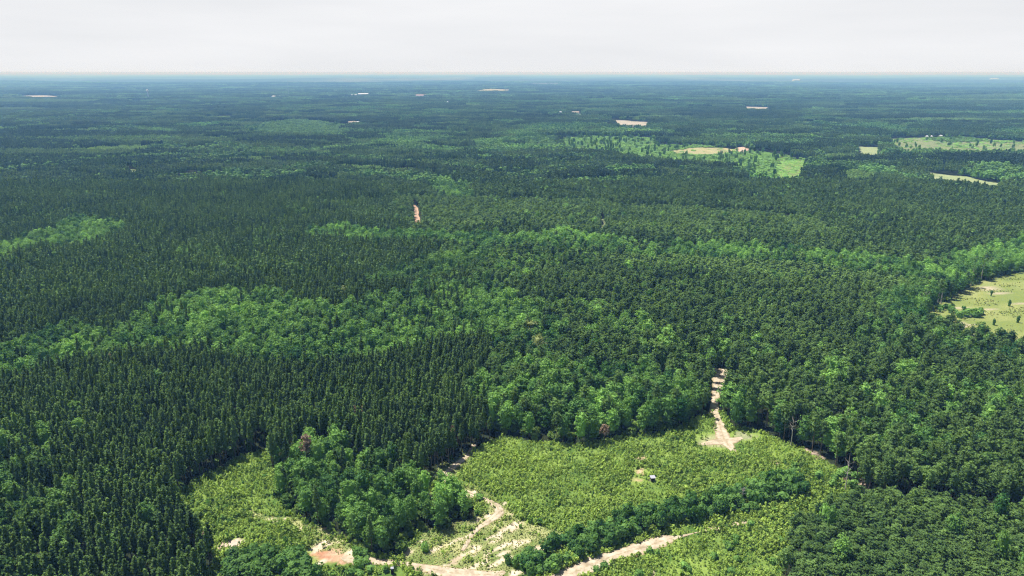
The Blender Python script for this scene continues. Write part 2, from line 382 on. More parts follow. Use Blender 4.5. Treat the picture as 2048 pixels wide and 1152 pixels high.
# ------------------------------------------------------------------ mesh helpers
class MB:
    def __init__(s): s.v = []; s.f = []; s.m = []; s.n = 0
    def add(s, v, f, mi=0):
        v = np.asarray(v, float)
        s.v.append(v)
        s.f += [tuple(int(i) + s.n for i in q) for q in f]
        s.m += [mi] * len(f)
        s.n += len(v)
    def mesh(s, name, mats):
        me = bpy.data.meshes.new(name)
        me.from_pydata(np.concatenate(s.v).tolist(), [], s.f)
        for m in mats: me.materials.append(m)
        if len(mats) > 1: me.polygons.foreach_set('material_index', s.m)
        me.update()
        return me
    def leaves(s, c, nrm, size, asp=1.0, rng=R, mi=0):
        c = np.asarray(c, float); n = len(c)
        nrm = nrm / (np.linalg.norm(nrm, axis=1, keepdims=True) + 1e-9)
        r = rng.normal(size=(n, 3))
        t = np.cross(nrm, r); t /= np.linalg.norm(t, axis=1, keepdims=True) + 1e-9
        b = np.cross(nrm, t)
        sz = size * (0.6 + 0.8 * rng.random((n, 1)))
        t = t * sz * asp; b = b * sz
        bend = nrm * sz * 0.35
        q = np.stack([c - t - bend * 0.6, c - b * 0.8, c + t - bend * 0.6, c + b * 0.8], 1).reshape(-1, 3)
        s.add(q, np.arange(4 * n).reshape(n, 4), mi)
    def hull(s, prof, sides, jitter, rng=R, mi=0, cx=0, cy_=0):
        """a lumpy closed hull: rings of (z, radius), pinched at both ends"""
        k = len(prof)
        vs_ = []
        for z, r in prof:
            a = np.arange(sides) / sides * 2 * pi + rng.random() * 6
            rr = r * (1 + jitter * (rng.random(sides) * 2 - 1))
            vs_.append(np.stack([cx + rr * np.cos(a), cy_ + rr * np.sin(a), z + jitter * r * (rng.random(sides) - .5)], 1))
        v = np.concatenate(vs_ + [[[cx, cy_, prof[0][0] - 0.05]], [[cx, cy_, prof[-1][0] + prof[-1][1] * 0.6]]])
        f = []
        for i in range(k - 1):
            for j in range(sides):
                a = i * sides + j; b = i * sides + (j + 1) % sides
                f.append((a, b, b + sides, a + sides))
        n0 = k * sides
        for j in range(sides):
            f.append((n0, (j + 1) % sides, j))
            f.append((n0 + 1, (k - 1) * sides + j, (k - 1) * sides + (j + 1) % sides))
        s.add(v, f, mi)
    def tube(s, pts, radii, sides=6, mi=0, cap=True):
        pts = np.asarray(pts, float); n = len(pts)
        v = []
        for i in range(n):
            d = pts[min(i + 1, n - 1)] - pts[max(i - 1, 0)]
            d /= np.linalg.norm(d) + 1e-9
            u = np.cross(d, (1, 0, 0) if abs(d[0]) < 0.8 else (0, 1, 0)); u /= np.linalg.norm(u)
            w = np.cross(d, u)
            a = np.arange(sides) / sides * 2 * pi
            v.append(pts[i] + radii[i] * (np.cos(a)[:, None] * u + np.sin(a)[:, None] * w))
        f = [(i * sides + j, i * sides + (j + 1) % sides, (i + 1) * sides + (j + 1) % sides, (i + 1) * sides + j) for i in range(n - 1) for j in range(sides)]
        if cap: f.append(tuple((n - 1) * sides + j for j in range(sides)))
        s.add(np.concatenate(v), f, mi)
    def box(s, c, d, mi=0, rz=0.0):
        x, y, z = [q / 2 for q in d]
        v = np.array([(-x, -y, -z), (x, -y, -z), (x, y, -z), (-x, y, -z), (-x, -y, z), (x, -y, z), (x, y, z), (-x, y, z)])
        ca, sa = cos(rz), sin(rz)
        v = np.stack([v[:, 0] * ca - v[:, 1] * sa, v[:, 0] * sa + v[:, 1] * ca, v[:, 2]], 1) + np.array(c)
        s.add(v, [(0, 3, 2, 1), (4, 5, 6, 7), (0, 1, 5, 4), (1, 2, 6, 5), (2, 3, 7, 6), (3, 0, 4, 7)], mi)

def udir(n, rng):
    d = rng.normal(size=(n, 3))
    return d / np.linalg.norm(d, axis=1, keepdims=True)

def clump(mb, c, r, n, size, rng, up=0.35, asp=1.0, flat=0.8, mi=0):
    d = udir(n, rng); d[:, 2] = np.abs(d[:, 2]) * (1 - 0.3) + d[:, 2] * 0.3 if False else d[:, 2] + up
    d /= np.linalg.norm(d, axis=1, keepdims=True)
    p = np.array(c) + d * np.array([r, r, r * flat]) * (0.7 + 0.4 * rng.random((n, 1)))
    mb.leaves(p, d * 1.0 + rng.normal(size=(n, 3)) * 0.38 + np.array([0, 0, .25]), size, asp, rng, mi)

# tree crowns; all are about their true size, base at z = 0
def narrow_pine(mb, H, seed, lod=0, mi=0):
    rng = np.random.default_rng(seed)
    zb = H * (0.36 + 0.1 * rng.random())
    L = H - zb
    rm = 1.0 + 0.55 * rng.random()
    def rad(t): return rm * (0.35 + 0.65 * min(1, (t + .02) / 0.22)) * max(0.0, 1 - t) ** 0.52
    mb.hull([(zb + L * t, rad(t) * 0.55) for t in (0.06, 0.3, 0.6, 0.9)], 6, 0.25, rng, mi)
    if lod == 0:
        lv = 11
        for i in range(lv):
            t = (i + 0.3 * rng.random()) / lv
            r = rad(t); k = 6 if t < .7 else 4
            a0 = rng.random() * 6
            for j in range(k):
                a = a0 + j / k * 2 * pi + rng.normal() * 0.25
                rr = r * (0.72 + 0.42 * rng.random())
                c = np.array([cos(a) * rr * .85, sin(a) * rr * .85, zb + L * t + rng.normal() * 0.12])
                clump(mb, c, 0.36 * (1.15 - t * .6), 6, 0.23, rng, 0.5, 1.25, 0.7, mi)
        clump(mb, (0, 0, H - 0.35), 0.22, 8, 0.2, rng, 0.8, 1.2, 1.6, mi)
    else:
        n = 46
        t = rng.random(n) ** 1.2; a = rng.random(n) * 2 * pi
        r = np.array([rad(q) for q in t]) * (0.75 + .35 * rng.random(n))
        c = np.stack([np.cos(a) * r, np.sin(a) * r, zb + L * t], 1)
        nr = np.stack([np.cos(a), np.sin(a), 0.6 + 0 * a], 1) + rng.normal(size=(n, 3)) * .35
        mb.leaves(c, nr, 0.46, 1.1, rng, mi)
    return zb

def round_pine(mb, H, seed, lod=0, mi=0):
    rng = np.random.default_rng(seed)
    L = min(5.4, H * 0.46) * (0.9 + .25 * rng.random()); zb = H - L
    rm = 1.55 + 0.45 * rng.random()
    def rad(t): return rm * np.sqrt(np.clip(1 - np.abs(t - 0.32) ** 2 / 0.50, 0.02, 1))
    mb.hull([(zb + L * t, float(rad(t)) * 0.6) for t in (0.1, 0.4, 0.7, 0.92)], 7, 0.25, rng, mi)
    nc = 26 if lod == 0 else 10
    g = 2.39996
    for i in range(nc):
        t = 0.04 + 0.94 * (i + 0.5) / nc
        a = i * g + rng.normal() * .35
        rr = float(rad(t)) * (0.62 + .3 * rng.random())
        if t > .9: rr *= 0.5
        c = (cos(a) * rr, sin(a) * rr, zb + L * t + rng.normal() * .2)
        if lod == 0: clump(mb, c, 0.5 + 0.2 * rng.random(), 16, 0.215, rng, 0.5, 1.25, 0.72, mi)
        else: clump(mb, c, 0.7, 6, 0.46, rng, 0.5, 1.1, 0.72, mi)
    return zb

def broadleaf(mb, H, seed, lod=0, mi=0, spread=1.0):
    rng = np.random.default_rng(seed)
    zb = H * (0.14 + 0.1 * rng.random()); L = H - zb
    rm = (2.3 + 0.8 * rng.random()) * spread
    def rad(t): return rm * np.sqrt(np.clip(1 - np.abs(t - 0.42) ** 2 / 0.36, 0.03, 1))
    mb.hull([(zb + L * t, float(rad(t)) * 0.66) for t in (0.06, 0.3, 0.6, 0.88)], 8, 0.2, rng, mi)
    nc = 34 if lod == 0 else 13
    g = 2.39996
    for i in range(nc):
        t = 0.02 + 0.97 * ((i + 0.5) / nc) ** 0.85
        a = i * g + rng.normal() * .3
        rr = float(rad(t)) * (0.68 + .3 * rng.random())
        if t > .93: rr *= 0.45
        c = (cos(a) * rr, sin(a) * rr, zb + L * t + rng.normal() * .3)
        if lod == 0: clump(mb, c, 0.68 + 0.35 * rng.random(), 17, 0.27, rng, 0.4, 1.0, 0.85, mi)
        else: clump(mb, c, 1.0, 8, 0.5, rng, 0.4, 1.0, 0.85, mi)
    return zb

def bush(mb, H, W_, seed, n=70, size=0.22, mi=0):
    rng = np.random.default_rng(seed)
    mb.hull([(0.02, W_ * .32), (H * .45, W_ * .36), (H * .75, W_ * .2)], 6, 0.3, rng, mi)
    k = 6
    for i in range(k):
        a = i * 2.4 + rng.random(); rr = W_ * 0.28 * (rng.random() ** .5) if i else 0
        clump(mb, (cos(a) * rr, sin(a) * rr, H * (0.42 + .28 * rng.random())), W_ * 0.27, n // k, size, rng, 0.5, 1.1, H / W_ * 0.9, mi)

def weed(mb, H, seed, n=16, mi=0):
    """a leafy knee- to waist-high stem: the growth that covers the clearing"""
    rng = np.random.default_rng(seed)
    a = rng.random(n) * 6.283; t = rng.random(n)
    r = 0.5 * H * (1 - 0.75 * t) * rng.random(n) ** .5
    c = np.stack([np.cos(a) * r, np.sin(a) * r, 0.1 + t * H * .95], 1)
    nr = np.stack([np.cos(a) * .5, np.sin(a) * .5, np.full(n, .8)], 1) + rng.normal(size=(n, 3)) * .4
    mb.leaves(c, nr, 0.2, 1.2, rng, mi)

def trunk(mb, H, r, seed, mi=0, limbs=0, sides=6, zl=None):
    rng = np.random.default_rng(seed + 900)
    z = np.linspace(-0.25, H, 6)
    b = rng.normal(size=(6, 2)).cumsum(0) * 0.06; b[0] = 0
    p = np.stack([b[:, 0], b[:, 1], z], 1)
    mb.tube(p, [r * 1.25, r * .95, r * .8, r * .62, r * .4, r * .12], sides, mi)
    for i in range(limbs):
        zz = (zl or H * .3) + (H * .8 - (zl or H * .3)) * (i + .5) / limbs
        a = i * 2.4 + rng.random(); l = 0.16 * H * (1 - .5 * zz / H) + .4
        q0 = np.array([np.interp(zz, z, p[:, 0]), np.interp(zz, z, p[:, 1]), zz])
        q1 = q0 + np.array([cos(a) * l * .6, sin(a) * l * .6, l * .35]); q2 = q0 + np.array([cos(a) * l, sin(a) * l, l * (.5 + .4 * rng.random())])
        mb.tube([q0, q1, q2], [r * .4, r * .26, r * .08], 4, mi)

def cluster(kind, size, n, seed, faces=6):
    """a piece of far canopy: n whole small trees standing on a size x size patch"""
    rng = np.random.default_rng(seed)
    mb = MB()
    k = int(math.ceil(math.sqrt(n)))
    for i in range(n):
        cx = ((i % k + .5 + rng.normal() * .25) / k - .5) * size; cyy = ((i // k + .5 + rng.normal() * .25) / k - .5) * size
        c = size / k
        if kind == 'pine':
            H = 12 * (.84 + .26 * rng.random()); r = c * .46 * (.8 + .4 * rng.random()); zb = H * .45
            mb.hull([(zb, r * .55), (zb + (H - zb) * .35, r), (zb + (H - zb) * .78, r * .55)], 5, 0.3, rng, 0, cx, cyy)
        else:
            H = 11 * (.72 + .4 * rng.random()); r = c * .56 * (.75 + .5 * rng.random()); zb = H * .25
            mb.hull([(zb, r * .6), (zb + (H - zb) * .45, r), (zb + (H - zb) * .82, r * .7)], 6, 0.28, rng, 0, cx, cyy)
        m = faces
        t = rng.random(m) * .75 + .2; a = rng.random(m) * 6.283
        rr = r * (1.15 - .6 * t)
        p = np.stack([cx + np.cos(a) * rr, cyy + np.sin(a) * rr, zb + (H - zb) * t], 1)
        mb.leaves(p, np.stack([np.cos(a), np.sin(a), .7 + 0 * a], 1) + rng.normal(size=(m, 3)) * .4, c * .24, 1.1, rng)
    return mb

# ------------------------------------------------------------------ object helpers
def link(name, me, parent=None, loc=None):
    o = bpy.data.objects.new(name, me)
    COL.objects.link(o)
    if parent: o.parent = parent
    if loc is not None: o.location = loc
    return o

def tag(o, label, cat, group=None):
    o['label'] = label; o['category'] = cat
    if group: o['group'] = group
    return o

def kind(o, k, label=None, cat=None):
    o['kind'] = k
    if label: o['label'] = label
    if cat: o['category'] = cat
    return o

def smooth(me):
    me.polygons.foreach_set('use_smooth', [True] * len(me.polygons)); return me

def source(name, mb, mats):
    """a mesh that a mass of plants is made of"""
    return bpy.data.objects.new(name, mb.mesh(name, mats))

def scatter(name, pts, rotz, scl, var, hue, val, sources, label, cat):
    """one object of many plants: points that carry the plants' sizes and hues, and geometry nodes that grow a plant on each"""
    n = len(pts)
    me = bpy.data.meshes.new(name)
    me.vertices.add(n)
    me.vertices.foreach_set('co', np.asarray(pts, np.float32).ravel())
    a = me.attributes.new('rot', 'FLOAT_VECTOR', 'POINT')
    rv = np.zeros((n, 3), np.float32); rv[:, 2] = rotz
    tl = np.random.default_rng(n).normal(size=(n, 2)) * 0.035
    rv[:, :2] = tl
    a.data.foreach_set('vector', rv.ravel())
    a = me.attributes.new('scl', 'FLOAT_VECTOR', 'POINT'); a.data.foreach_set('vector', np.asarray(scl, np.float32).ravel())
    a = me.attributes.new('var', 'INT', 'POINT'); a.data.foreach_set('value', np.asarray(var, np.int32))
    a = me.attributes.new('hue', 'FLOAT', 'POINT'); a.data.foreach_set('value', np.asarray(hue, np.float32))
    a = me.attributes.new('val', 'FLOAT', 'POINT'); a.data.foreach_set('value', np.asarray(val, np.float32))
    o = link(name, me)
    g = bpy.data.node_groups.new(name + '_growth', 'GeometryNodeTree')
    g.interface.new_socket('Geometry', in_out='INPUT', socket_type='NodeSocketGeometry')
    g.interface.new_socket('Geometry', in_out='OUTPUT', socket_type='NodeSocketGeometry')
    gi = g.nodes.new('NodeGroupInput'); go = g.nodes.new('NodeGroupOutput')
    iop = g.nodes.new('GeometryNodeInstanceOnPoints')
    iop.inputs['Pick Instance'].default_value = True
    g2i = g.nodes.new('GeometryNodeGeometryToInstance')
    for sobj in reversed(sources):
        oi = g.nodes.new('GeometryNodeObjectInfo'); oi.inputs['Object'].default_value = sobj
        oi.inputs['As Instance'].default_value = False
        g.links.new(oi.outputs['Geometry'], g2i.inputs[0])
    g.links.new(g2i.outputs[0], iop.inputs['Instance'])
    g.links.new(gi.outputs[0], iop.inputs['Points'])
    for nm, dt, sk in (('rot', 'FLOAT_VECTOR', 'Rotation'), ('scl', 'FLOAT_VECTOR', 'Scale'), ('var', 'INT', 'Instance Index')):
        na = g.nodes.new('GeometryNodeInputNamedAttribute'); na.data_type = dt; na.inputs['Name'].default_value = nm
        g.links.new(na.outputs['Attribute'], iop.inputs[sk])
    g.links.new(iop.outputs[0], go.inputs[0])
    md = o.modifiers.new('growth', 'NODES'); md.node_group = g
    kind(o, 'stuff', label, cat)
    return o

# ------------------------------------------------------------------ ground
def graded(c0, c1, step, far, growth):
    v = list(np.arange(c0, c1 + step * .5, step))
    s = step
    while v[-1] < far:
        s *= growth; v.append(v[-1] + s)
    return v

xs = graded(0, 190, 1.1, 44000, 1.10)
xs = np.array([-q for q in xs[:0:-1]] + xs)
ys = graded(118, 330, 1.1, 46000, 1.045)
ysb = [118 - q for q in graded(0, 6, 3, 4000, 1.35)[1:]]
ys = np.array(sorted(ysb) + ys)
X, Y = np.meshgrid(xs, ys)
x = X.ravel(); y = Y.ravel()

def clearing_masks(x, y):
    jx, jy = jit(x, y, 1.6, 6, 3)
    main = inside(MAIN, jx, jy); lobe = inside(LOBE, jx, jy); south = inside(SOUTH, jx, jy)
    return main, lobe, south, inside(RIGHTF, *jit(x, y, 2.2, 12, 4))

main, lobe, south, rightf = clearing_masks(x, y)
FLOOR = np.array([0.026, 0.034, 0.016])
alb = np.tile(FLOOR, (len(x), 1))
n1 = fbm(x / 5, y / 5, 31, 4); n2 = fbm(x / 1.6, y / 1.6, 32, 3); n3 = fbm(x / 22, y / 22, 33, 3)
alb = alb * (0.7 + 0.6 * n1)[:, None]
def mixc(m, c1, c2, f):
    f = np.clip(f, 0, 1)[:, None]
    alb[m] = (np.array(c1) * (1 - f) + np.array(c2) * f)[m]
scr = main | lobe | south
mixc(scr, (0.075, 0.145, 0.028), (0.23, 0.32, 0.07), 0.5 + 2.2 * (n1 - .5) + 1.2 * (n2 - .5))
dj = jit(x, y, 2.4, 7, 9)
dry = (inside(DRY, *dj) | inside(DRY2, *dj) | inside(DRY3, *dj)) & scr
# the bare slope is streaked along the old skid trails
st = fbm((x * .8 + y * .6) / 9, (y * .8 - x * .6) / 2.2, 41, 4)
mixc(dry, (0.16, 0.22, 0.06), (0.42, 0.41, 0.19), 0.45 + 2.6 * (n1 - .5) + 1.5 * (st - .5))
bare = dry & (st + 0.35 * (n2 - .5) > 0.61)
mixc(bare, (0.42, 0.34, 0.22), (0.70, 0.58, 0.44), 0.5 + 2 * (n2 - .5))
mixc(rightf, (0.20, 0.25, 0.070), (0.33, 0.345, 0.125), 0.35 + 2.4 * (n3 - .5) + 1.3 * (n1 - .5))
bare2 = rightf & (fbm(x / 14, y / 6, 44, 4) > 0.70)
mixc(bare2, (0.36, 0.30, 0.20), (0.52, 0.45, 0.33), n2)
# beyond the last trees the ground carries the colour of closed woodland, patched with stands and fields
far = sstep(7000, 9500, np.hypot(x, y))
pt = fbm(x / 900, y / 1500, 51, 5)
fc = np.array([0.022, 0.042, 0.022])[None] * (0.75 + 0.6 * pt)[:, None]
fld = fbm(x / 1300, y / 2600, 57, 4) > 0.70
fc[fld] = (0.11, 0.125, 0.06)
alb = alb * (1 - far)[:, None] + fc * far[:, None]
# a bare red bank, small bare spots
for (px, py, rr, c) in [(652, 1111, 3.4, (0.44, 0.22, 0.13)), (682, 1116, 2.6, (0.50, 0.31, 0.20)), (628, 1108, 2.0, (0.44, 0.23, 0.14)), (668, 1106, 2.2, (.5, .34, .22)), (455, 1092, 2.6, (0.55, 0.40, 0.32)), (470, 1086, 2.4, (0.60, 0.47, 0.38)), (1283, 918, 1.5, (0.55, 0.38, 0.25)), (1281, 943, 1.8, (0.55, 0.40, 0.25)),
                        (1275, 960, 1.4, (0.48, 0.38, 0.2)), (1620, 905, 2.4, (0.5, 0.38, 0.3)), (1640, 912, 2, (0.5, 0.38, 0.3)), (1555, 925, 1.8, (0.45, 0.33, 0.22)), (1718, 965, 2.4, (0.46, 0.34, 0.24)),
                        (1300, 1140, 1.2, (.5, .4, .3)), (1240, 1050, 1.6, (.5, .38, .28)), (850, 985, 1.6, (.48, .36, .24)), (1430, 882, 5.5, (0.36, 0.36, 0.19)), (1490, 872, 4.0, (0.30, 0.32, 0.17))]:
    gx, gy = G(px, py)
    d = np.hypot((x - gx) / 1.3, y - gy) + 3 * (n2 - .5) + 2 * (n1 - .5)
    f = sstep(rr, rr * .55, d)[:, None]
    alb = alb * (1 - f) + np.array(c)[None] * (0.75 + .5 * n2)[:, None] * f

def grid_mesh(name, xs, ys, z, alb, m):
    nx, ny = len(xs), len(ys)
    X, Y = np.meshgrid(xs, ys)
    v = np.stack([X.ravel(), Y.ravel(), z], 1)
    i = np.arange(nx * ny).reshape(ny, nx)
    q = np.stack([i[:-1, :-1], i[:-1, 1:], i[1:, 1:], i[1:, :-1]], -1).reshape(-1, 4)
    me = bpy.data.meshes.new(name)
    me.vertices.add(len(v)); me.vertices.foreach_set('co', v.astype(np.float32).ravel())
    me.loops.add(q.size); me.loops.foreach_set('vertex_index', q.astype(np.int32).ravel())
    me.polygons.add(len(q)); me.polygons.foreach_set('loop_start', np.arange(0, q.size, 4, dtype=np.int32))
    me.polygons.foreach_set('use_smooth', np.ones(len(q), bool))
    a = me.attributes.new('cover', 'FLOAT_COLOR', 'POINT')
    c4 = np.ones((len(v), 4), np.float32); c4[:, :3] = alb
    a.data.foreach_set('color', c4.ravel())
    me.update(); me.materials.append(m)
    return me

m, t, N_, L_ = mat('ground_cover')
out = N_("ShaderNodeOutputMaterial"); pb = N_("ShaderNodeBsdfPrincipled"); pb.inputs['Roughness'].default_value = 0.95
pb.inputs['Specular IOR Level'].default_value = 0.05
at = N_("ShaderNodeAttribute"); at.attribute_name = 'cover'
gg = N_("ShaderNodeNewGeometry")
nz = N_("ShaderNodeTexNoise"); nz.inputs['Scale'].default_value = 1.3; nz.inputs['Detail'].default_value = 6; nz.inputs['Roughness'].default_value = 0.7
L_(gg.outputs['Position'], nz.inputs['Vector'])
mp_ = N_("ShaderNodeMapRange"); mp_.inputs['From Min'].default_value = .25; mp_.inputs['From Max'].default_value = .75
mp_.inputs['To Min'].default_value = .6; mp_.inputs['To Max'].default_value = 1.35
L_(nz.outputs['Fac'], mp_.inputs['Value'])
sc_ = N_("ShaderNodeVectorMath"); sc_.operation = 'SCALE'
L_(at.outputs['Color'], sc_.inputs[0]); L_(mp_.outputs[0], sc_.inputs['Scale']); L_(sc_.outputs[0], pb.inputs['Base Color'])
bp = N_("ShaderNodeBump"); bp.inputs['Strength'].default_value = .5; bp.inputs['Distance'].default_value = .25
L_(nz.outputs['Fac'], bp.inputs['Height']); L_(bp.outputs[0], pb.inputs['Normal'])
L_(pb.outputs[0], out.inputs[0])
GROUND_M = m
zg = terrain(x, y)
kind(link('ground', grid_mesh('ground', xs, ys, zg, alb, GROUND_M)), 'structure', 'forest floor and open ground stretching to the horizon', 'ground')

# roads: ribbons with ragged edges lying just above the ground
def ribbon(name, pl, mm, dz, seed):
    n = len(pl); cr = 9
    p = pl[:, :2]; w = pl[:, 2]
    tg = np.gradient(p, axis=0); tg /= np.linalg.norm(tg, axis=1, keepdims=True)
    nr = np.stack([-tg[:, 1], tg[:, 0]], 1)
    s_ = np.arange(n)
    el = 0.6 + 0.8 * fbm(s_ * .16, s_ * 0 + .3, seed, 5); er = 0.6 + 0.8 * fbm(s_ * .16, s_ * 0 + 7.7, seed + 5, 5)
    v = []
    for k in range(cr):
        u = k / (cr - 1) * 2 - 1
        ww = np.where(u < 0, el, er) * w * u
        q = p + nr * ww[:, None]
        z = terrain(q[:, 0], q[:, 1]) + dz * (1 if abs(u) < .9 else .3) + 0.05 * (1 - abs(u)) + .06 * (vnoise(q[:, 0] * 1.5, q[:, 1] * 1.5, seed) - .5)
        v.append(np.stack([q[:, 0], q[:, 1], z], 1))
    v = np.stack(v, 1).reshape(-1, 3)
    f = [(i * cr + k, i * cr + k + 1, (i + 1) * cr + k + 1, (i + 1) * cr + k) for i in range(n - 1) for k in range(cr - 1)]
    mb = MB(); mb.add(v, f)
    me = smooth(mb.mesh(name, [mm]))
    a = me.attributes.new('rut', 'FLOAT', 'POINT')
    a.data.foreach_set('value', np.tile(np.array([.0, .5, 1, .75, .35, .75, 1, .5, .0], np.float32), n))
    return kind(link(name, me), 'structure')

for i, (k_, pl) in enumerate(ROADS.items()):
    ribbon(k_, pl, M['redroad'] if k_ == 'red_track' else M['dirt'], 0.08 + .012 * i, 60 + i)

# open ground farther off: sheets that follow the terrain
FC = {'green': ((0.075, 0.125, 0.032), (0.15, 0.20, 0.06)), 'dry': ((0.26, 0.25, 0.11), (0.42, 0.37, 0.2)), 'red': ((0.42, 0.27, 0.19), (0.6, 0.47, 0.37)),
      'field': ((0.22, 0.28, 0.12), (0.31, 0.345, 0.18)), 'pale': ((0.13, 0.17, 0.065), (0.25, 0.27, 0.13)), 'tan': ((0.26, 0.24, 0.18), (0.44, 0.385, 0.31)),
      'young': ((0.05, 0.085, 0.03), (0.10, 0.13, 0.05)), 'bright': ((0.14, 0.19, 0.055), (0.22, 0.26, 0.085))}
FM = {k: noise_mat(k + '_field_cover', a, b, 0.05, 0.95, None, 8, stretch=(1, .6, 1)) for k, (a, b) in FC.items()}
for i, (k_, (pg, kd)) in enumerate(FPOLY.items()):
    x0, y0 = pg.min(0); x1, y1 = pg.max(0)
    d0 = np.hypot(pg[:, 0].mean(), pg[:, 1].mean())
    cell = max((x1 - x0), (y1 - y0)) / 90
    gx = np.arange(x0 - cell * 3, x1 + cell * 4, cell); gy = np.arange(y0 - cell * 3, y1 + cell * 4, cell)
    GX, GY = np.meshgrid(gx, gy)
    am = 0.010 * d0
    keep = inside(pg, *jit(GX.ravel(), GY.ravel(), am, am * 4, 80 + i)).reshape(GX.shape)
    v = np.stack([GX.ravel(), GY.ravel(), terrain(GX.ravel(), GY.ravel()) + 0.3 + .02 * i + d0 * 0.0002], 1)
    idx = np.arange(GX.size).reshape(GX.shape)
    f = [(idx[a, b], idx[a, b + 1], idx[a + 1, b + 1], idx[a + 1, b]) for a in range(len(gy) - 1) for b in range(len(gx) - 1) if keep[a, b] and keep[a, b + 1] and keep[a + 1, b + 1] and keep[a + 1, b]]
    if f:
        used = np.unique(np.array(f).ravel()); rm_ = np.full(GX.size, -1); rm_[used] = np.arange(len(used))
        mb = MB(); mb.add(v[used], [tuple(rm_[list(q)]) for q in f])
        kind(link(k_, smooth(mb.mesh(k_, [FM[kd]]))), 'structure')

# ------------------------------------------------------------------ tree library
LIB = {}
def lib(kindname, fn, heights, nvar, lods, leafm, tr=0.13, barkm='bark', limbs=0):
    for lod in lods:
        srcs = []
        for i in range(nvar):
            H = heights[i % len(heights)]
            mc = MB(); zb = fn(mc, H, 100 + i * 7 + lod * 1000, lod)
            mt = MB(); trunk(mt, H * .93, tr, i, 0, limbs, 6, zb)
            crown_me = mc.mesh(kindname + '_crown', [M[leafm]]); trunk_me = mt.mesh(kindname + '_trunk', [M[barkm]])
            both = MB(); fn(both, H, 100 + i * 7 + lod * 1000, lod); trunk(both, H * .93, tr, i, 1, limbs if lod == 0 else 0, 6 if lod == 0 else 4, zb)
            srcs.append((source(kindname + '_plant', both, [M[leafm], M[barkm]]), crown_me, trunk_me, H))
        LIB[(kindname, lod)] = srcs

lib('narrow_pine', narrow_pine, [13.2, 12.0, 14.0, 12.6, 11.4, 13.5], 8, (0, 1), 'pine', 0.13)
lib('round_pine', round_pine, [12.6, 11.8, 13.0], 8, (0, 1), 'pine', 0.14, limbs=3)
lib('broadleaf', broadleaf, [11.0, 12.0, 10.0, 11.5], 9, (0, 1), 'broad', 0.16, limbs=4)
PC = [source('pine_canopy', cluster('pine', 8.4, 9, 300 + i), [M['pine']]) for i in range(6)]
PB = [source('pine_canopy', cluster('pine', 15, 25, 320 + i, 4), [M['pine']]) for i in range(6)]
PD = [source('pine_canopy', cluster('pine', 34, 64, 340 + i, 3), [M['pine']]) for i in range(5)]
BC = [source('leafy_canopy', cluster('broad', 8.4, 4, 400 + i, 14), [M['broad']]) for i in range(6)]
BB = [source('leafy_canopy', cluster('broad', 15, 12, 420 + i, 9), [M['broad']]) for i in range(6)]
BD = [source('leafy_canopy', cluster('broad', 34, 36, 440 + i, 5), [M['broad']]) for i in range(5)]

# ------------------------------------------------------------------ where the trees stand
def jgrid(x0, x1, y0, y1, s, seed, jx=.36):
    rng = np.random.default_rng(seed)
    gx = np.arange(x0, x1, s); gy = np.arange(y0, y1, s)
    X, Y = np.meshgrid(gx, gy)
    X = X + (np.arange(len(gy)) % 2 * s / 2)[:, None]
    x = X.ravel() + rng.normal(size=X.size) * s * jx * .6; y = Y.ravel() + rng.normal(size=X.size) * s * jx * .6
    m = (np.abs(x) < 0.80 * y + 45) & (y > y0)
    return x[m], y[m]

def open_mask(x, y):
    """where no tree grows: clearings, roads, fields"""
    r = np.zeros(x.shape, bool)
    jx, jy = jit(x, y, 1.6, 6, 3)
    r |= inside(MAIN, jx, jy) | inside(LOBE, jx, jy) | inside(SOUTH, jx, jy)
    r |= inside(RIGHTF, *jit(x, y, 2.2, 12, 4))
    for k_, pl in ROADS.items():
        if k_ in ('sand_track', 'red_track', 'dirt_road'):
            kx = 1.1 if k_ == 'red_track' else .8
            for a, b, w in pl[::2]:
                r |= (x - a) ** 2 + (y - b) ** 2 < (w * kx + .9) ** 2
    d0 = np.hypot(x, y)
    for k_, (pg, kd) in FPOLY.items():
        r |= inside(pg, x, y)
    for nm, ox, oy, oh in ODDP:
        r |= (x - ox) ** 2 + (y - oy) ** 2 < 2.2 ** 2
    r |= inside(DARKBUSH, x, y)
    return r | yard_mask(x, y)

def yard_mask(x, y):
    r = np.zeros(x.shape, bool)
    for b, bx, by in FARP:
        if b[3] == 0: continue
        L = 10.0 / (ALT / by) * .8
        r |= (((x - bx) / (b[3] * .62 + 7)) ** 2 + ((y - by + L * .45) / (L * .6 + b[4])) ** 2) < 1
    return r

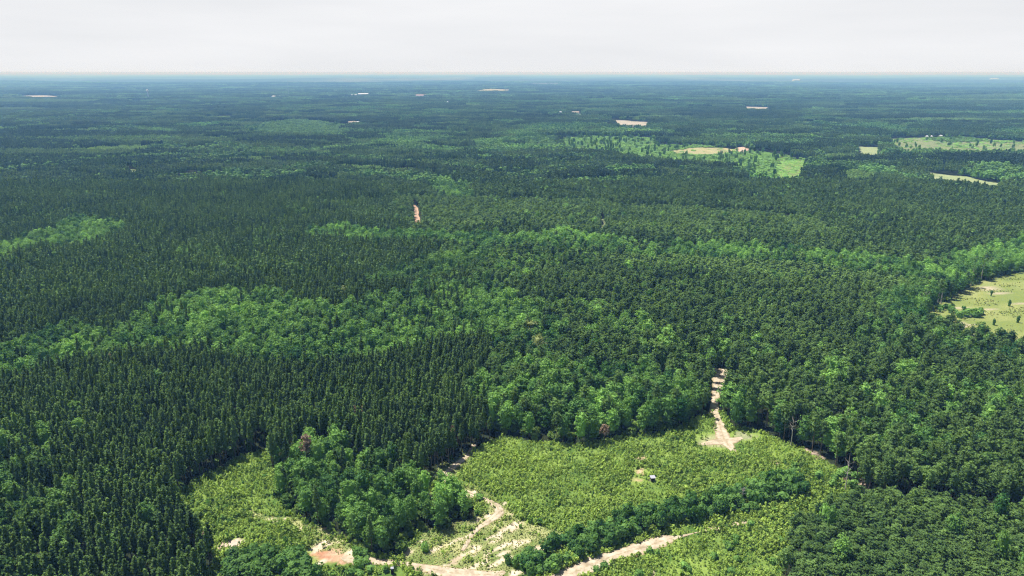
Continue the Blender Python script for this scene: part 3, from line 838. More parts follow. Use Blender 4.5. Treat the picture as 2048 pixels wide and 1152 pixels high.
def near_map(x, y):
    """kind of tree for the traced ground: 0 narrow pine, 1 round pine, 2 broadleaf; and height factor, hue, value"""
    n = len(x)
    rng = np.random.default_rng(n)
    px, py = P(x, y, terrain(x, y) + 9)
    jx, jy = jit(x, y, 3 + 0.010 * np.hypot(x, y), 26, 13)
    u = rng.random(n)
    patch = fbm(x / 45, y / 45, 90, 4)
    split = 1000 + 120 * (fbm(x / 60, y / 60, 93, 3) - .5) + (py < 640) * (py - 640) * 0.9
    k = np.where(px < split, 0, 1)
    pb_ = np.where(px < split, 0.02, np.where((py > 480) & (py < 900), .10 + .45 * sstep(.48, .62, fbm(x / 26, y / 26, 91, 3)), .09)) + 0.25 * sstep(.60, .72, patch)
    for i, pg in enumerate(BROAD):
        pb_ = np.where(inside(pg, jx, jy), 0.88 + 0.9 * (patch - .5) + .12 * (i > 0), pb_)
    for pg in MIXED:
        pb_ = np.where(inside(pg, jx, jy), np.clip(0.45 + 1.8 * (patch - .5), 0, 1), pb_)
    cl = inside(CLUMP, x, y)
    pb_ = np.where(cl, np.where(py < 940, .84, 1.0), pb_)
    pb_ = np.where(inside(YOUNG, jx, jy), .05, pb_)
    pb_ = np.where((px > 835) & (px < 1010) & (py > 915) & (py < 1050), 1.01, pb_)
    lp = inside(LIGHTP[0], jx, jy) | inside(LIGHTP[1], jx, jy)
    pb_ = np.where(lp, .02, pb_)
    db = inside(DARKBUSH, x, y)
    pb_ = np.where(db, 1.0, pb_)
    k = np.where(u < pb_, 2, k)
    h = 0.92 + 0.28 * (fbm(x / 70, y / 70, 95, 3) - .5) * 2 * .6 + rng.normal(size=n) * .085
    yg = inside(YOUNG, jx, jy)
    h = np.where(rng.random(n) < .03, h * 1.13, h)
    h = np.where(yg & (k != 2), h * 0.57, h)
    h = np.where(cl, h * (0.72 + .25 * rng.random(n)), h)
    h = np.where(db, 0.48 + .14 * rng.random(n), h)
    hue = 0.42 + 0.5 * (fbm(x / 30, y / 30, 97, 3) - .5) + rng.normal(size=n) * .13
    hue = np.where(k == 0, hue + .12 * sstep(650, 380, y), hue)
    hue = np.where(k == 1, hue + .09 * sstep(650, 380, y), hue)
    val = 1 + rng.normal(size=n) * .12
    hue = np.where(lp, hue + .14, hue); val = np.where(lp, val * 1.1, val); h = np.where(lp & (k != 2), h * .76, h)
    inb = np.zeros(n, bool)
    for pg in BROAD[:4]: inb |= inside(pg, jx, jy)
    solo = (k == 2) & ~inb & ~cl & (px > 1000) & (rng.random(n) < .7)
    hue = np.where(solo, hue + .2, hue); val = np.where(solo, val * 1.3, val)
    val = np.where((k == 2) & inside(BROAD[1], jx, jy), val * 1.2, val)
    val = np.where((k == 2), val * np.where(inb, 1.12, np.where(cl, 1.05, .9)), val)
    hue = np.where(k == 2, 0.52 + 1.1 * (fbm(x / 18, y / 18, 99, 3) - .5) + rng.normal(size=n) * .18, hue)
    hue = np.where(db, .18, hue)
    return k, np.clip(h, .35, 1.3), np.clip(hue, 0, 1), np.clip(val, .6, 1.4), yg, cl, db

NEAR_END = 760.0
T = {0: [], 1: [], 2: []}
# single trees on the traced ground: a fine grid for pines, thinned to a coarser one where crowns are wide
for kk, s, sd_ in ((0, 2.35, 1), (1, 3.0, 2), (2, 4.1, 3)):
    x, y = jgrid(-720, 720, 96, NEAR_END, s, sd_)
    m = ~open_mask(x, y)
    x, y = x[m], y[m]
    k, h, hue, val, yg, cl, db = near_map(x, y)
    # the map must decide the same at every grid: kind is drawn per 5 m cell
    m = (k == kk) & (np.random.default_rng(kk).random(len(x)) > .03 + .30 * sstep(.66, .74, fbm(x / 9, y / 9, 171, 3)) * (kk < 2))
    T[kk] = [q[m] for q in (x, y, h, hue, val, yg)]
# young stand, closer planted
x, y = jgrid(40, 200, 96, 215, 1.9, 8)
m = ~open_mask(x, y); x, y = x[m], y[m]
k, h, hue, val, yg, cl, db = near_map(x, y)
m = yg & (k == 1)
mm = ~T[1][5]
T[1] = [np.concatenate([a[mm], b[m]]) for a, b in zip(T[1], (x, y, h, hue, val, yg))]

def build_masses():
    global IND
    IND = {'pine': [], 'broad': []}
    mass = {'pine': [], 'broad': []}
    def rows(kk):
        x, y, h, hue, val, yg = T[kk]
        rng = np.random.default_rng(kk + 50)
        n = len(x)
        d = np.hypot(np.hypot(x, y), ALT - 8)
        lod = (d > (620 if kk == 2 else 430)).astype(int)
        var = rng.integers(0, 8 if kk < 2 else 9, n)
        w = np.where(yg, .78, 1.0) * (0.9 + .25 * rng.random(n))
        if kk == 2: w = w * np.clip(h, .6, 1.1)
        px, py = P(x, y, terrain(x, y) + 9 * h)
        return dict(x=x, y=y, h=h, w=w, hue=hue, val=val, yg=yg, lod=lod, var=var, d=d, px=px, py=py, rot=rng.random(n) * 6.28, kk=np.full(n, kk))
    a = rows(0); b = rows(1); c = rows(2)
    pine = {k: np.concatenate([a[k], b[k]]) for k in a}
    for nm, dct in (('pine', pine), ('broad', c)):
        vis = (dct['px'] > -6) & (dct['px'] < 2054) & (dct['py'] < 1150) & (dct['py'] > 0)
        score = dct['d'] / (dct['h'] ** .5) + np.where(vis, 0, 1e6)
        order = np.argsort(score)[:300]
        sel = np.zeros(len(dct['x']), bool); sel[order] = True
        IND[nm] = {k: v[sel] for k, v in dct.items()}
        mass[nm] = {k: v[~sel] for k, v in dct.items()}
    return mass
MASS = build_masses()

# woodland beyond: pieces of canopy, larger with distance
def far_ring(d0, d1, s, seed):
    x, y = jgrid(-d1 * .9, d1 * .9, d0 * .75, d1, s, seed, .6)
    r = np.hypot(x, y)
    ny = y
    m = (ny > d0 - s * .3) & (ny < d1)
    x, y = x[m], y[m]
    m = ~open_mask(x, y)
    x, y = x[m], y[m]
    st_ = stand_of(x, y)
    ty = ST[st_]; sv = SV[st_]
    rng = np.random.default_rng(seed + 4)
    n = len(x)
    jx, jy = jit(x, y, 0.012 * d0 + 6, 0.06 * d0 + 20, 13)
    br = np.zeros(n, bool)
    for pg in BROAD: br |= inside(pg, jx, jy)
    stream = np.abs(fbm(x / 420, y / 620, 131, 4) - .5) < 0.022
    u = rng.random(n)
    isb = br | stream | (ty == 3) & (u < .85) | (ty == 4) & (u < .5) | (u < .05)
    val = np.where(br | stream, 1.1, 1.0)
    isb &= ~((ty < 3) & ~br & ~stream & (u > .05))
    hs = np.choose(ty, [1.02, .84, .58, .95, .9, .16]) * (0.93 + .14 * sv)
    hs = np.where(br | stream, 0.95, hs) + rng.normal(size=n) * .05
    hue = np.where(isb, .36 + .5 * (fbm(x / 120, y / 120, 135, 3) - .5), np.choose(ty, [.20, .40, .72, .35, .38, .9]) + .3 * (sv - .5)) + rng.normal(size=n) * .07
    val = val * np.choose(ty, [.95, 1., 1.10, 1.02, 1., 1.35]) * (1 + .5 * (SV[(st_ * 7) % SN] - .5)) + rng.normal(size=n) * .07
    val = np.where(ty == 5, 1.8, val)
    return x, y, isb, np.clip(hs, .12, 1.3), np.clip(hue, 0, 1), val, rng

def low_growth():
    xs_, ys_, hs_, hu_, va_, w_, vr = [], [], [], [], [], [], []
    rng = np.random.default_rng(77)
    for k_, (pg, kd) in FPOLY.items():
        par = {'green': (7, .20, .75, 1.15, .92), 'bright': (6, .12, .9, 1.3, .95), 'young': (8, .40, .46, 1.0, .95), 'pale': (9, .15, .85, 1.3, .40), 'dry': (10, .10, .9, 1.3, .18)}.get(kd)
        if not par: continue
        s, h, hu, va, pr = par
        x0, y0 = pg.min(0); x1, y1 = pg.max(0)
        gx, gy = np.meshgrid(np.arange(x0, x1, s), np.arange(y0, y1, s))
        gx = gx.ravel() + rng.normal(size=gx.size) * 2; gy = gy.ravel() + rng.normal(size=gx.size) * 2
        pt = fbm(gx / 30, gy / 50, 141, 3)
        m = inside(pg, gx, gy)
        if kd == 'green':
            for k2, (p2, kd2) in FPOLY.items():
                if kd2 in ('dry', 'red', 'bright'): m &= ~inside(p2, gx, gy)
        m &= (rng.random(gx.size) < pr + 1.5 * (pt - .5))
        gx, gy, pt = gx[m], gy[m], pt[m]
        n = len(gx)
        hh = h * (.6 + .8 * rng.random(n)) * (1 + 2.0 * np.clip(pt - .55, 0, 1))
        tall = rng.random(n) < (.13 if kd in ('green', 'pale') else 0)
        xs_.append(gx); ys_.append(gy); hs_.append(np.where(tall, .55 + .4 * rng.random(n), hh)); hu_.append(np.clip(hu + rng.normal(size=n) * .12 - .35 * tall, 0, 1)); va_.append(np.where(tall, .95, va))
        w_.append(np.where(tall, .38, .9)); vr.append(np.zeros(n, int))
    for b, bx, by in FARP:
        if b[3] == 0: continue
        L = 90
        gx = bx + rng.normal(size=60) * (b[3] * .5 + 6); gy = by - rng.random(60) * 10.0 / (ALT / by) * .8 - b[4]
        xs_.append(gx); ys_.append(gy); hs_.append(np.full(60, .22) * (.6 + rng.random(60))); hu_.append(np.full(60, .5)); va_.append(np.ones(60)); w_.append(np.full(60, .9)); vr.append(np.zeros(60, int))
    return [np.concatenate(q) for q in (xs_, ys_, hs_, hu_, va_, w_, vr)]

rings = [(NEAR_END - 4, 1500, 8.2, PC, BC, 61), (1500, 3400, 14.4, PB, BB, 62), (3400, 9000, 33, PD, BD, 63)]
pine_src = [s[0] for l in (0, 1) for k in ('narrow_pine', 'round_pine') for s in LIB[(k, l)]]
broad_src = [s[0] for l in (0, 1) for s in LIB[('broadleaf', l)]]
def start(d, base):
    return dict(x=[d['x']], y=[d['y']], h=[d['h']], w=[d['w']], hue=[d['hue']], val=[d['val']], rot=[d['rot']], var=[base])
pm = MASS['pine']; bm_ = MASS['broad']
PS = start(pm, pm['lod'] * 16 + pm['kk'] * 8 + pm['var'])
BS = start(bm_, bm_['lod'] * 9 + bm_['var'])
for (d0, d1, s, pc, bc, seed) in rings:
    x, y, isb, hs, hue, val, rng = far_ring(d0, d1, s, seed)
    for acc, src, cl_, m in ((PS, pine_src, pc, ~isb), (BS, broad_src, bc, isb)):
        base = len(src); src += cl_
        n = int(m.sum())
        acc['x'].append(x[m]); acc['y'].append(y[m]); acc['h'].append(hs[m]); acc['w'].append(np.full(n, 1.02)); acc['hue'].append(hue[m]); acc['val'].append(val[m])
        acc['rot'].append(rng.integers(0, 4, n) * pi / 2); acc['var'].append(base + rng.integers(0, len(cl_), n))
lx, ly, lh, lhu, lva, lw, lv = low_growth()
_r = np.random.default_rng(5)
for k_, v_ in (('x', lx), ('y', ly), ('h', lh), ('w', lw), ('hue', lhu), ('val', lva), ('rot', _r.random(len(lx)) * 6.28), ('var', 18 + _r.integers(0, 6, len(lx)))):
    BS[k_].append(v_)
def grow(name, acc, src, label, cat):
    q = {k: np.concatenate(v) for k, v in acc.items()}
    z = terrain(q['x'], q['y'])
    scatter(name, np.stack([q['x'], q['y'], z], 1), q['rot'], np.stack([q['w'], q['w'], q['h']], 1), q['var'], q['hue'], q['val'], src, label, cat)
    print(name, len(z))
grow('pine_forest', PS, pine_src, 'dark green pine plantations covering the land from the clearing to the horizon', 'forest')
grow('broadleaf_forest', BS, broad_src, 'lighter rounded leafy trees in belts and patches among the pines', 'forest')

# ------------------------------------------------------------------ low growth of the clearings
WEED = []
for i in range(7):
    mb = MB(); weed(mb, 1.0 + .1 * i, 500 + i, 16 + i); WEED.append(source('weed', mb, [M['scrub']]))
for i in range(6):
    mb = MB(); bush(mb, 1.35, 1.7, 520 + i, 54, .2); WEED.append(source('low_bush', mb, [M['scrub']]))
SHRUB = []
for i in range(9):
    mb = MB(); bush(mb, 3.4, 3.6, 540 + i, 190, .27); SHRUB.append(mb.mesh('shrub', [M['broad']]))
TUFT = []
for i in range(5):
    mb = MB(); weed(mb, .55, 560 + i, 13); TUFT.append(source('grass_tuft', mb, [M['grass']]))

def off_road(x, y, k=1.0):
    r = np.ones(x.shape, bool)
    for px_, py_, w_ in ((652, 1114, 3.2), (682, 1119, 2.8), (628, 1112, 2)):
        a, b = G(px_, py_); r &= np.hypot(x - a, y - b) > w_ * k
    for nm, pl in ROADS.items():
        q = pl[::2]
        d = np.full(x.shape, 1e9); 
        for a, b, w in q:
            d = np.minimum(d, np.hypot(x - a, y - b) - w * k)
        r &= d > 0
    return r

rng = np.random.default_rng(91)
x, y = jgrid(-170, 190, 100, 262, .68, 92, .6)
mn, lb, so, rf = clearing_masks(x, y)
m = mn | lb | so
x, y = x[m], y[m]
ok = off_road(x, y, .85)
x, y = x[ok], y[ok]
dj = jit(x, y, 2.4, 7, 9)
dry = inside(DRY, *dj) | inside(DRY2, *dj) | inside(DRY3, *dj)
pt = fbm(x / 7, y / 7, 201, 4); pt2 = fbm(x / 24, y / 24, 203, 3)
st = fbm((x * .8 + y * .6) / 9, (y * .8 - x * .6) / 2.2, 41, 4)
dens = np.where(dry, np.clip(.06 + 2.2 * (pt - .56) - 1.5 * (st - .5), 0.015, .6), np.clip(.90 + 1.2 * (pt - .5), .3, 1))
for (px, py, rr) in [(1283, 918, 1.6), (1281, 943, 2.0), (1275, 960, 1.6), (1306, 962, 1.5), (1430, 882, 6.0), (1490, 872, 4.6), (786, 1152, 2.6), (650, 1112, 5), (685, 1116, 4), (625, 1110, 3.4), (455, 1092, 2.2), (470, 1086, 2.0)]:
    gx, gy = G(px, py)
    dens = np.where(np.hypot((x - gx) / 1.3, y - gy) < rr, .06, dens)
m = rng.random(len(x)) < dens
x, y, pt, pt2, dry = x[m], y[m], pt[m], pt2[m], dry[m]
n = len(x)
big = rng.random(n) < .045 + .5 * np.clip(pt2 - .5, 0, 1)
var = np.where(big, 7 + rng.integers(0, 6, n), rng.integers(0, 7, n))
sc = (.5 + .55 * rng.random(n)) * (1 + 1.3 * (pt - .5)) * np.where(dry, .75, 1)
hue = np.clip(.72 + .9 * (fbm(x / 10, y / 10, 205, 3) - .5) + rng.normal(size=n) * .2 - .2 * big, 0, 1)
val = np.clip(1.14 + rng.normal(size=n) * .2, .5, 1.6)
# young growth under and along the leafy woods
ux, uy = jgrid(-190, 230, 110, 330, 2.6, 97, .8)
um = (inside(CLUMP, ux, uy) | inside(BROAD[0], *jit(ux, uy, 6, 20, 98)) | (rng.random(len(ux)) < .1)) & ~open_mask(ux, uy)
ex, ey = jgrid(190, 420, 300, 480, 2.4, 99, .8)
em = ~open_mask(ex, ey) & (inside(RIGHTF, ex + 7, ey) | inside(RIGHTF, ex, ey - 7) | inside(RIGHTF, ex + 5, ey - 5))
ux = np.concatenate([ux, ex[em]]); uy = np.concatenate([uy, ey[em]]); um = np.concatenate([um, np.ones(em.sum(), bool)])
ux, uy = ux[um], uy[um]; k_ = len(ux)
x = np.concatenate([x, ux]); y = np.concatenate([y, uy]); n = len(x)
var = np.concatenate([var, 7 + rng.integers(0, 6, k_)]); sc = np.concatenate([sc, 1.3 + 1.2 * rng.random(k_)])
hue = np.concatenate([hue, .15 + .4 * rng.random(k_)]); val = np.concatenate([val, .7 + .3 * rng.random(k_)])
scatter('undergrowth', np.stack([x, y, terrain(x, y)], 1), rng.random(n) * 6.28, np.stack([sc * 1.1, sc * 1.1, sc * (.8 + .5 * rng.random(n))], 1), var, hue, val, WEED,
        'bright green weeds and knee high saplings covering the clearing', 'undergrowth')
print('undergrowth', n)

x, y = jgrid(-130, 60, 100, 262, .56, 94, .6)
x2, y2 = jgrid(190, 470, 296, 470, 1.4, 95, .6)
dj = jit(x, y, 2.4, 7, 9)
m = (inside(DRY, *dj) | inside(DRY2, *dj) | inside(DRY3, *dj)) & off_road(x, y, .8)
x, y = x[m], y[m]
st = fbm((x * .8 + y * .6) / 9, (y * .8 - x * .6) / 2.2, 41, 4)
m = rng.random(len(x)) < np.clip(1.2 - 4.5 * np.clip(st - .48, 0, 1), .08, 1)
x, y = x[m], y[m]
m2 = clearing_masks(x2, y2)[3]
m2 &= fbm(x2 / 10, y2 / 5, 215, 4) > .56
x2, y2 = x2[m2], y2[m2]
xx = np.concatenate([x, x2]); yy = np.concatenate([y, y2]); s_ = np.concatenate([np.full(len(x), .5), np.full(len(x2), .9)])
n = len(xx)
s_ = s_ * (.6 + .8 * rng.random(n))
scatter('dry_grass', np.stack([xx, yy, terrain(xx, yy)], 1), rng.random(n) * 6.28, np.stack([s_ * 1.2, s_ * 1.2, s_ * .7], 1), rng.integers(0, 5, n),
        np.clip(.55 + 1.1 * (fbm(xx / 9, yy / 9, 211, 3) - .5) + rng.normal(size=n) * .15, 0, 1), np.clip(1 + rng.normal(size=n) * .15, .5, 1.5), TUFT,
        'yellowing grass tufts on the bare slope and the far right field', 'grass')
print('grass', n)

# ------------------------------------------------------------------ shrubs: one object each
SH = []
def shrub_at(x, y, h, w, hue, val, lab, grp): SH.append((x, y, h, w, hue, val, lab, grp))
hs = spline(HEDGE, 1.9)
for i in range(len(hs) - 1):
    d = hs[i + 1] - hs[i]; nr = np.array([-d[1], d[0]]) / np.linalg.norm(d)
    gapf = fbm(np.array([i * .22]), np.array([3.3]), 61, 3)[0]
    for k in range(4):
        if rng.random() > .55 + 1.6 * (gapf - .35): continue
        o = hs[i] + d * rng.normal() * .4 + nr * (-2.6 + k * 2.2 + rng.normal() * .6)
        f = i / len(hs)
        lab = ('dark leafy shrub in the thick hedge at the near end of the pale dirt road', 'hedge shrubs at the near end of the dirt road') if f < .34 else \
              ('dark leafy shrub in the thick hedge above the middle of the pale dirt road', 'hedge shrubs above the middle of the dirt road') if f < .68 else \
              ('dark leafy shrub in the hedge where the pale dirt road meets the right pines', 'hedge shrubs where the dirt road meets the pines')
        shrub_at(o[0], o[1], (.55 + .75 * rng.random()) * (.7 + .7 * gapf), .8 + .5 * rng.random(), .15 + .5 * rng.random(), .85 + .2 * rng.random(), *lab)
x, y = jgrid(-140, 0, 120, 190, 2.7, 96)
m = inside(DARKBUSH, x, y)
for a, b in zip(x[m], y[m]):
    shrub_at(a, b, .95 + .55 * rng.random(), 1.1 + .4 * rng.random(), .15 + .3 * rng.random(), .75 + .25 * rng.random(),
             'big dark shrub in the dense thicket beside the red clay bank', 'thicket shrubs beside the red clay bank')
for (px, py, k, sp, h0, lab, grp) in [
        (730, 1140, 16, 6, .7, 'green shrub below the white track near the blue cabin', 'shrubs below the white track'),
        (1080, 1140, 14, 4, .75, 'green shrub on the slope where the hedge begins', 'shrubs at the foot of the hedge'),
        (1250, 1135, 26, 10, .55, 'leafy shrub in the scrub below the pale dirt road', 'shrubs below the dirt road'),
        (1440, 1110, 30, 12, .55, 'leafy shrub between the dirt road and the young pines', 'shrubs between the dirt road and the young pines'),
        (1470, 905, 16, 6, .55, 'shrub beside the lower tip of the sandy turnaround', 'shrubs below the sandy turnaround'),
        (1500, 845, 12, 6, .6, 'shrub at the foot of the right pines beside the sandy track', 'shrubs beside the sandy track'),
        (1400, 845, 14, 5, .6, 'light green shrub left of the sandy track mouth', 'shrubs left of the sandy track'),
        (1590, 905, 16, 7, .6, 'bright shrub along the foot of the tall right pines', 'shrubs along the right pine edge'),
        (1680, 960, 10, 4, .85, 'tall bright shrub beside the leaning bare snag', 'shrubs beside the leaning snag'),
        (1560, 960, 12, 6, .8, 'dark rounded shrub in the upper right of the clearing', 'shrubs in the upper right of the clearing'),
        (1040, 875, 10, 6, .5, 'shrub at the top left corner of the main clearing', 'shrubs at the top left of the clearing'),
        (965, 905, 9, 3, .5, 'shrub beside the grassy track under the left pine edge', 'shrubs beside the grassy track'),
        (900, 1010, 9, 4, .7, 'shrub at the tip of the leafy clump near the winding track', 'shrubs at the tip of the leafy clump'),
        (520, 925, 12, 5, .55, 'shrub at the upper end of the left clearing lobe', 'shrubs at the top of the left lobe'),
        (420, 975, 10, 5, .5, 'shrub along the dark left edge of the left clearing lobe', 'shrubs along the left lobe edge'),
        (1936, 630, 13, 3.6, 1.0, 'dark green shrub in the clump standing in the yellow field', 'shrub clump in the yellow field'),
        (2000, 600, 14, 22, .3, 'small dark shrub dotted about the open yellow field', 'small shrubs dotted about the yellow field'),
        (1900, 620, 12, 4, .8, 'bright shrub near the white trunks at the yellow field corner', 'shrubs at the yellow field corner')]:
    gx, gy = G(px, py)
    for i in range(k):
        shrub_at(gx + rng.normal() * sp, gy + rng.normal() * sp * .6, h0 * (.7 + .6 * rng.random()), h0 * (.9 + .5 * rng.random()), .3 + .4 * rng.random(), .9 + .25 * rng.random(), lab, grp)
for (px, py, h, lab) in [(1982, 592, 1.1, 'thin dark sapling standing alone in the upper part of the yellow field'), (2018, 612, 1.2, 'slim sapling at the right side of the yellow field'), (1987, 650, 1.1, 'sapling near the lower edge of the yellow field'),
                         (2035, 645, 1.2, 'bushy sapling by the pale patch in the lower right of the yellow field'), (1998, 624, .7, 'small dark sapling in the middle of the yellow field'), (2026, 575, .6, 'small round shrub near the top right of the yellow field'),
                         (1050, 1085, .5, 'low dark green shrub on the bare slope'), (1205, 1030, .55, 'lone dark shrub low in the middle of the clearing'), (1120, 925, .5, 'dark shrub in the upper left of the main clearing')]:
    shrub_at(*G(px, py), h, h * (.45 if py < 660 else 1.1), .3, .9, lab, None)
sh = np.array([q[:6] for q in SH])
road_ok = off_road(sh[:, 0], sh[:, 1], .8)
for px_, py_, w_ in ((786, 1156, 3.2), (1305, 965, 3.0)):
    a, b = G(px_, py_); road_ok &= np.hypot(sh[:, 0] - a, sh[:, 1] - b) > w_
px, py = P(sh[:, 0], sh[:, 1], sh[:, 2] * 2)
vis = (px > -5) & (px < 2053) & (py < 1150)
score = np.hypot(np.hypot(sh[:, 0], sh[:, 1]), ALT) / np.sqrt(sh[:, 2] * sh[:, 3]) + np.where(vis & road_ok, 0, 1e6)
score = score * np.where(py < 690, .35, 1)
pick = [i for i in np.argsort(score)[:296] if score[i] < 1e5]
for i in pick:
    a, b, h, w, hu, va, lab, grp = SH[i]; hu += .0 if 'hedge' in lab else .12; h *= 1.18 if 'hedge' in lab else 1; va *= 1.05
    o = link('shrub', SHRUB[int(rng.integers(0, 9))], None, (a, b, float(terrain(a, b))))
    o.rotation_euler = (0, 0, rng.random() * 6.28); o.scale = (w, w, h)
    o['hue'] = float(hu); o['val'] = float(va)
    tag(o, lab, 'shrub', grp)
print('shrubs', len(pick), 'of', len(SH))

# ------------------------------------------------------------------ single trees, nearest first
def where(kd, px, py):
    """the words that say where a tree of the nearest rows stands"""
    if kd == 'pine':
        if px < 130: return 'in the bottom left corner of the view'
        if px < 300: return 'in the tall stand along the bottom left edge'
        if px < 470: return 'at the dark edge of the stand left of the left clearing lobe'
        if px < 1000 and py < 880: return 'in the pine stand behind the leafy clump' if px < 800 else 'on the pine edge left of the main clearing'
        if px < 1000: return 'mixed into the leafy clump between the two clearings'
        if px < 1600: return 'at the end of the dirt road beside the hedge'
        if py < 965: return 'in the tall pine stand right of the main clearing'
        if px < 1760: return 'in the young stand right of the dirt road' + (' at the bottom edge' if py > 1060 else '')
        if px < 1910: return 'in the middle of the young lower right stand' + (' at the bottom edge' if py > 1060 else '')
        return 'in the bottom right corner of the view' if py > 1060 else 'in the tall pines at the right edge above the corner'
    if px < 200: return 'in the bottom left corner among dark pines'
    if px < 460: return 'in the pines beside the red clay spots at lower left' if py > 1000 else 'in the dark pines above the left clearing lobe'
    if px < 990 and py < 850: return 'in the pine stand behind the leafy clump' if px < 820 else 'in the leafy belt behind the left end of the main clearing'
    if px < 600: return 'on the left side of the clump between the clearings'
    if px < 720: return 'in the middle of the clump between the clearings' if py > 930 else 'at the top of the clump between the clearings'
    if px < 840: return 'on the right side of the clump above the white track' if py > 930 else 'at the upper right of the clump between the clearings'
    if px < 990: return 'at the pointed tip of the clump by the winding track'
    if px < 1130: return 'along the top left edge of the main clearing'
    if px < 1270: return 'behind the middle of the main clearing'
    if px < 1450: return 'behind the main clearing left of the sandy track'
    if px < 1700: return 'by the hedge below the main clearing' if py > 960 else 'among the tall pines right of the sandy track'
    if py < 960: return 'sprinkled among the tall pines right of the clearing'
    return 'sprinkled among the young pines at lower right'

def one_tree(name, key, d, lab, grp, leafm=None):
    src = LIB[(key, 0)][int(d['var'])]
    e = bpy.data.objects.new(name, None); COL.objects.link(e)
    e.empty_display_size = .5
    e.location = (d['x'], d['y'], float(terrain(d['x'], d['y'])))
    e.rotation_euler = (0, 0, d['rot']); e.scale = (d['w'], d['w'], d['h'])
    tag(e, lab, 'tree', grp)
    for nm, me in (('crown', src[1]), ('trunk', src[2])):
        o = link(nm, me, e)
        o['hue'] = float(d['hue']); o['val'] = float(d['val'])

for i in range(len(IND['pine']['x'])):
    d = {k: v[i] for k, v in IND['pine'].items()}
    w = where('pine', d['px'], d['py'])
    form = 'narrow dark pine ' if d['kk'] == 0 else 'round topped pine '
    one_tree('pine_tree', 'narrow_pine' if d['kk'] == 0 else 'round_pine', d, form + w, form.strip() + 's ' + w)
for i in range(len(IND['broad']['x'])):
    d = {k: v[i] for k, v in IND['broad'].items()}
    w = where('broad', d['px'], d['py'])
    one_tree('broadleaf_tree', 'broadleaf', d, 'rounded green leafy tree ' + w, 'leafy trees ' + w)

# trees that stand out by themselves
ODD_LABEL = {228: 'brown dead pine alone in the middle of the left pine stand', 712: 'left of two tan dying pines behind the leafy clump', 729: 'right of two tan dying pines behind the leafy clump',
             617: 'tall tan crowned dying pine with bare trunk at the top of the leafy clump', 415: 'small brownish dead tree beside the red clay spots at lower left', 1208: 'small brown topped tree at the back edge of the main clearing', 906: 'reddish brown dying pine on the pine edge left of the main clearing',
             1581: 'bare grey dead trunk before the right pine edge', 1690: 'pale leaning bare trunk at the right corner of the clearing', 1483: 'small bare grey snag above the hedge in the clearing',
             1062: 'upper of two pale yellow green trees in the leafy belt', 1076: 'lower of two pale yellow green trees in the leafy belt', 690: 'small yellow green tree in the leafy belt left of centre',
             1838: 'tall tree with the longest white trunk at the near corner of the yellow field', 1846: 'tall yellow green tree with white trunk beside the yellow field corner', 1875: 'slender white trunked tree midway along the near side of the yellow field',
             1882: 'shorter slender tree just right of a white trunked one by the yellow field', 1907: 'slender pale trunked tree on the left side of the yellow field', 1941: 'tall pale trunked tree high on the left side of the yellow field', 1822: 'slender white trunked tree just left of the yellow field', 1962: 'farthest pale trunked tree on the left side of the yellow field'}
for i, ((nm, ox, oy, oh), o_) in enumerate(zip(ODDP, ODD)):
    e = bpy.data.objects.new(nm, None); COL.objects.link(e); e.location = (ox, oy, float(terrain(ox, oy)))
    e.rotation_euler = (radians(4) * (o_[1] == 1690), radians(7) * (o_[1] == 1690), i)
    tag(e, ODD_LABEL[o_[1]], 'tree' if nm != 'bare_snag' else 'dead tree')
    mc = MB(); mt = MB()
    hue, val, cm, bm2 = .5, 1., 'broad', 'palebark'
    if nm == 'dead_pine':
        (round_pine if o_[1] in (617, 1208) else narrow_pine)(mc, oh, 700 + i, 0); cm = 'deadleaf'; trunk(mt, oh * .95, .14, 700 + i, 0, 5, 6, oh * .4); val = 1.15 if o_[1] in (617, 906) else 1.5
    elif nm == 'bare_snag':
        trunk(mt, oh, .17, 710 + i, 0, 9, 6, oh * .45); mc = None
    elif nm == 'yellow_green_tree':
        broadleaf(mc, oh * 1.08, 720 + i, 0, 0, 1.35); trunk(mt, oh * .9, .16, i, 0, 4, 6, 3); hue, val, cm = .5, 1., 'paleleaf'
    else:
        r2 = np.random.default_rng(730 + i)
        for q in range(13):
            t = (q + .5) / 13; a = q * 2.4; rr = 1.5 * math.sin(pi * (.12 + .8 * t)) * (.5 + .5 * r2.random())
            clump(mc, (cos(a) * rr, sin(a) * rr, oh * (.52 + .46 * t)), .85, 18, .3, r2, .4)
        trunk(mt, oh * .94, .3, i, 0, 5, 6, oh * .5); hue, val = (.9, 1.3) if o_[1] == 1846 else (.5, 1.)
    if mc:
        o = link('crown', mc.mesh('crown', [M[cm]]), e); o['hue'] = hue; o['val'] = val
    link('trunk', mt.mesh('trunk', [M[bm2 if nm != 'dead_pine' else 'bark']]), e)

# ------------------------------------------------------------------ the hunting cabin, the blue cabin
white = plain_mat('white_paint', (.78, .78, .80), .45, 0, .06, 6)
grey = plain_mat('grey_metal', (.42, .42, .47), .35, 0, .1, 4)
darkw = plain_mat('dark_boards', (.035, .033, .03), .8, 0, .3, 5)
glass = plain_mat('dark_pane', (.02, .025, .03), .1, 0, .1, 2)
wood = plain_mat('grey_wood', (.30, .26, .21), .8, 0, .2, 6)
navy = plain_mat('navy_plastic', (.028, .024, .085), .35, 0, .1, 3)
def part(nm, mb, m, par):
    return link(nm, mb.mesh(nm, [m]), par)
gx, gy = G(1305, 962)
e = link('hunting_cabin', None, None, (gx, gy, float(terrain(gx, gy)))); e.rotation_euler = (0, 0, .12); e.scale = (.66, .66, .58)
tag(e, 'small dark box cabin with pale flat roof on short legs in the main clearing', 'hunting cabin')
mb = MB(); mb.box((0, 0, 1.55), (1.9, 1.9, 1.5)); w_ = part('wall', mb, darkw, e)
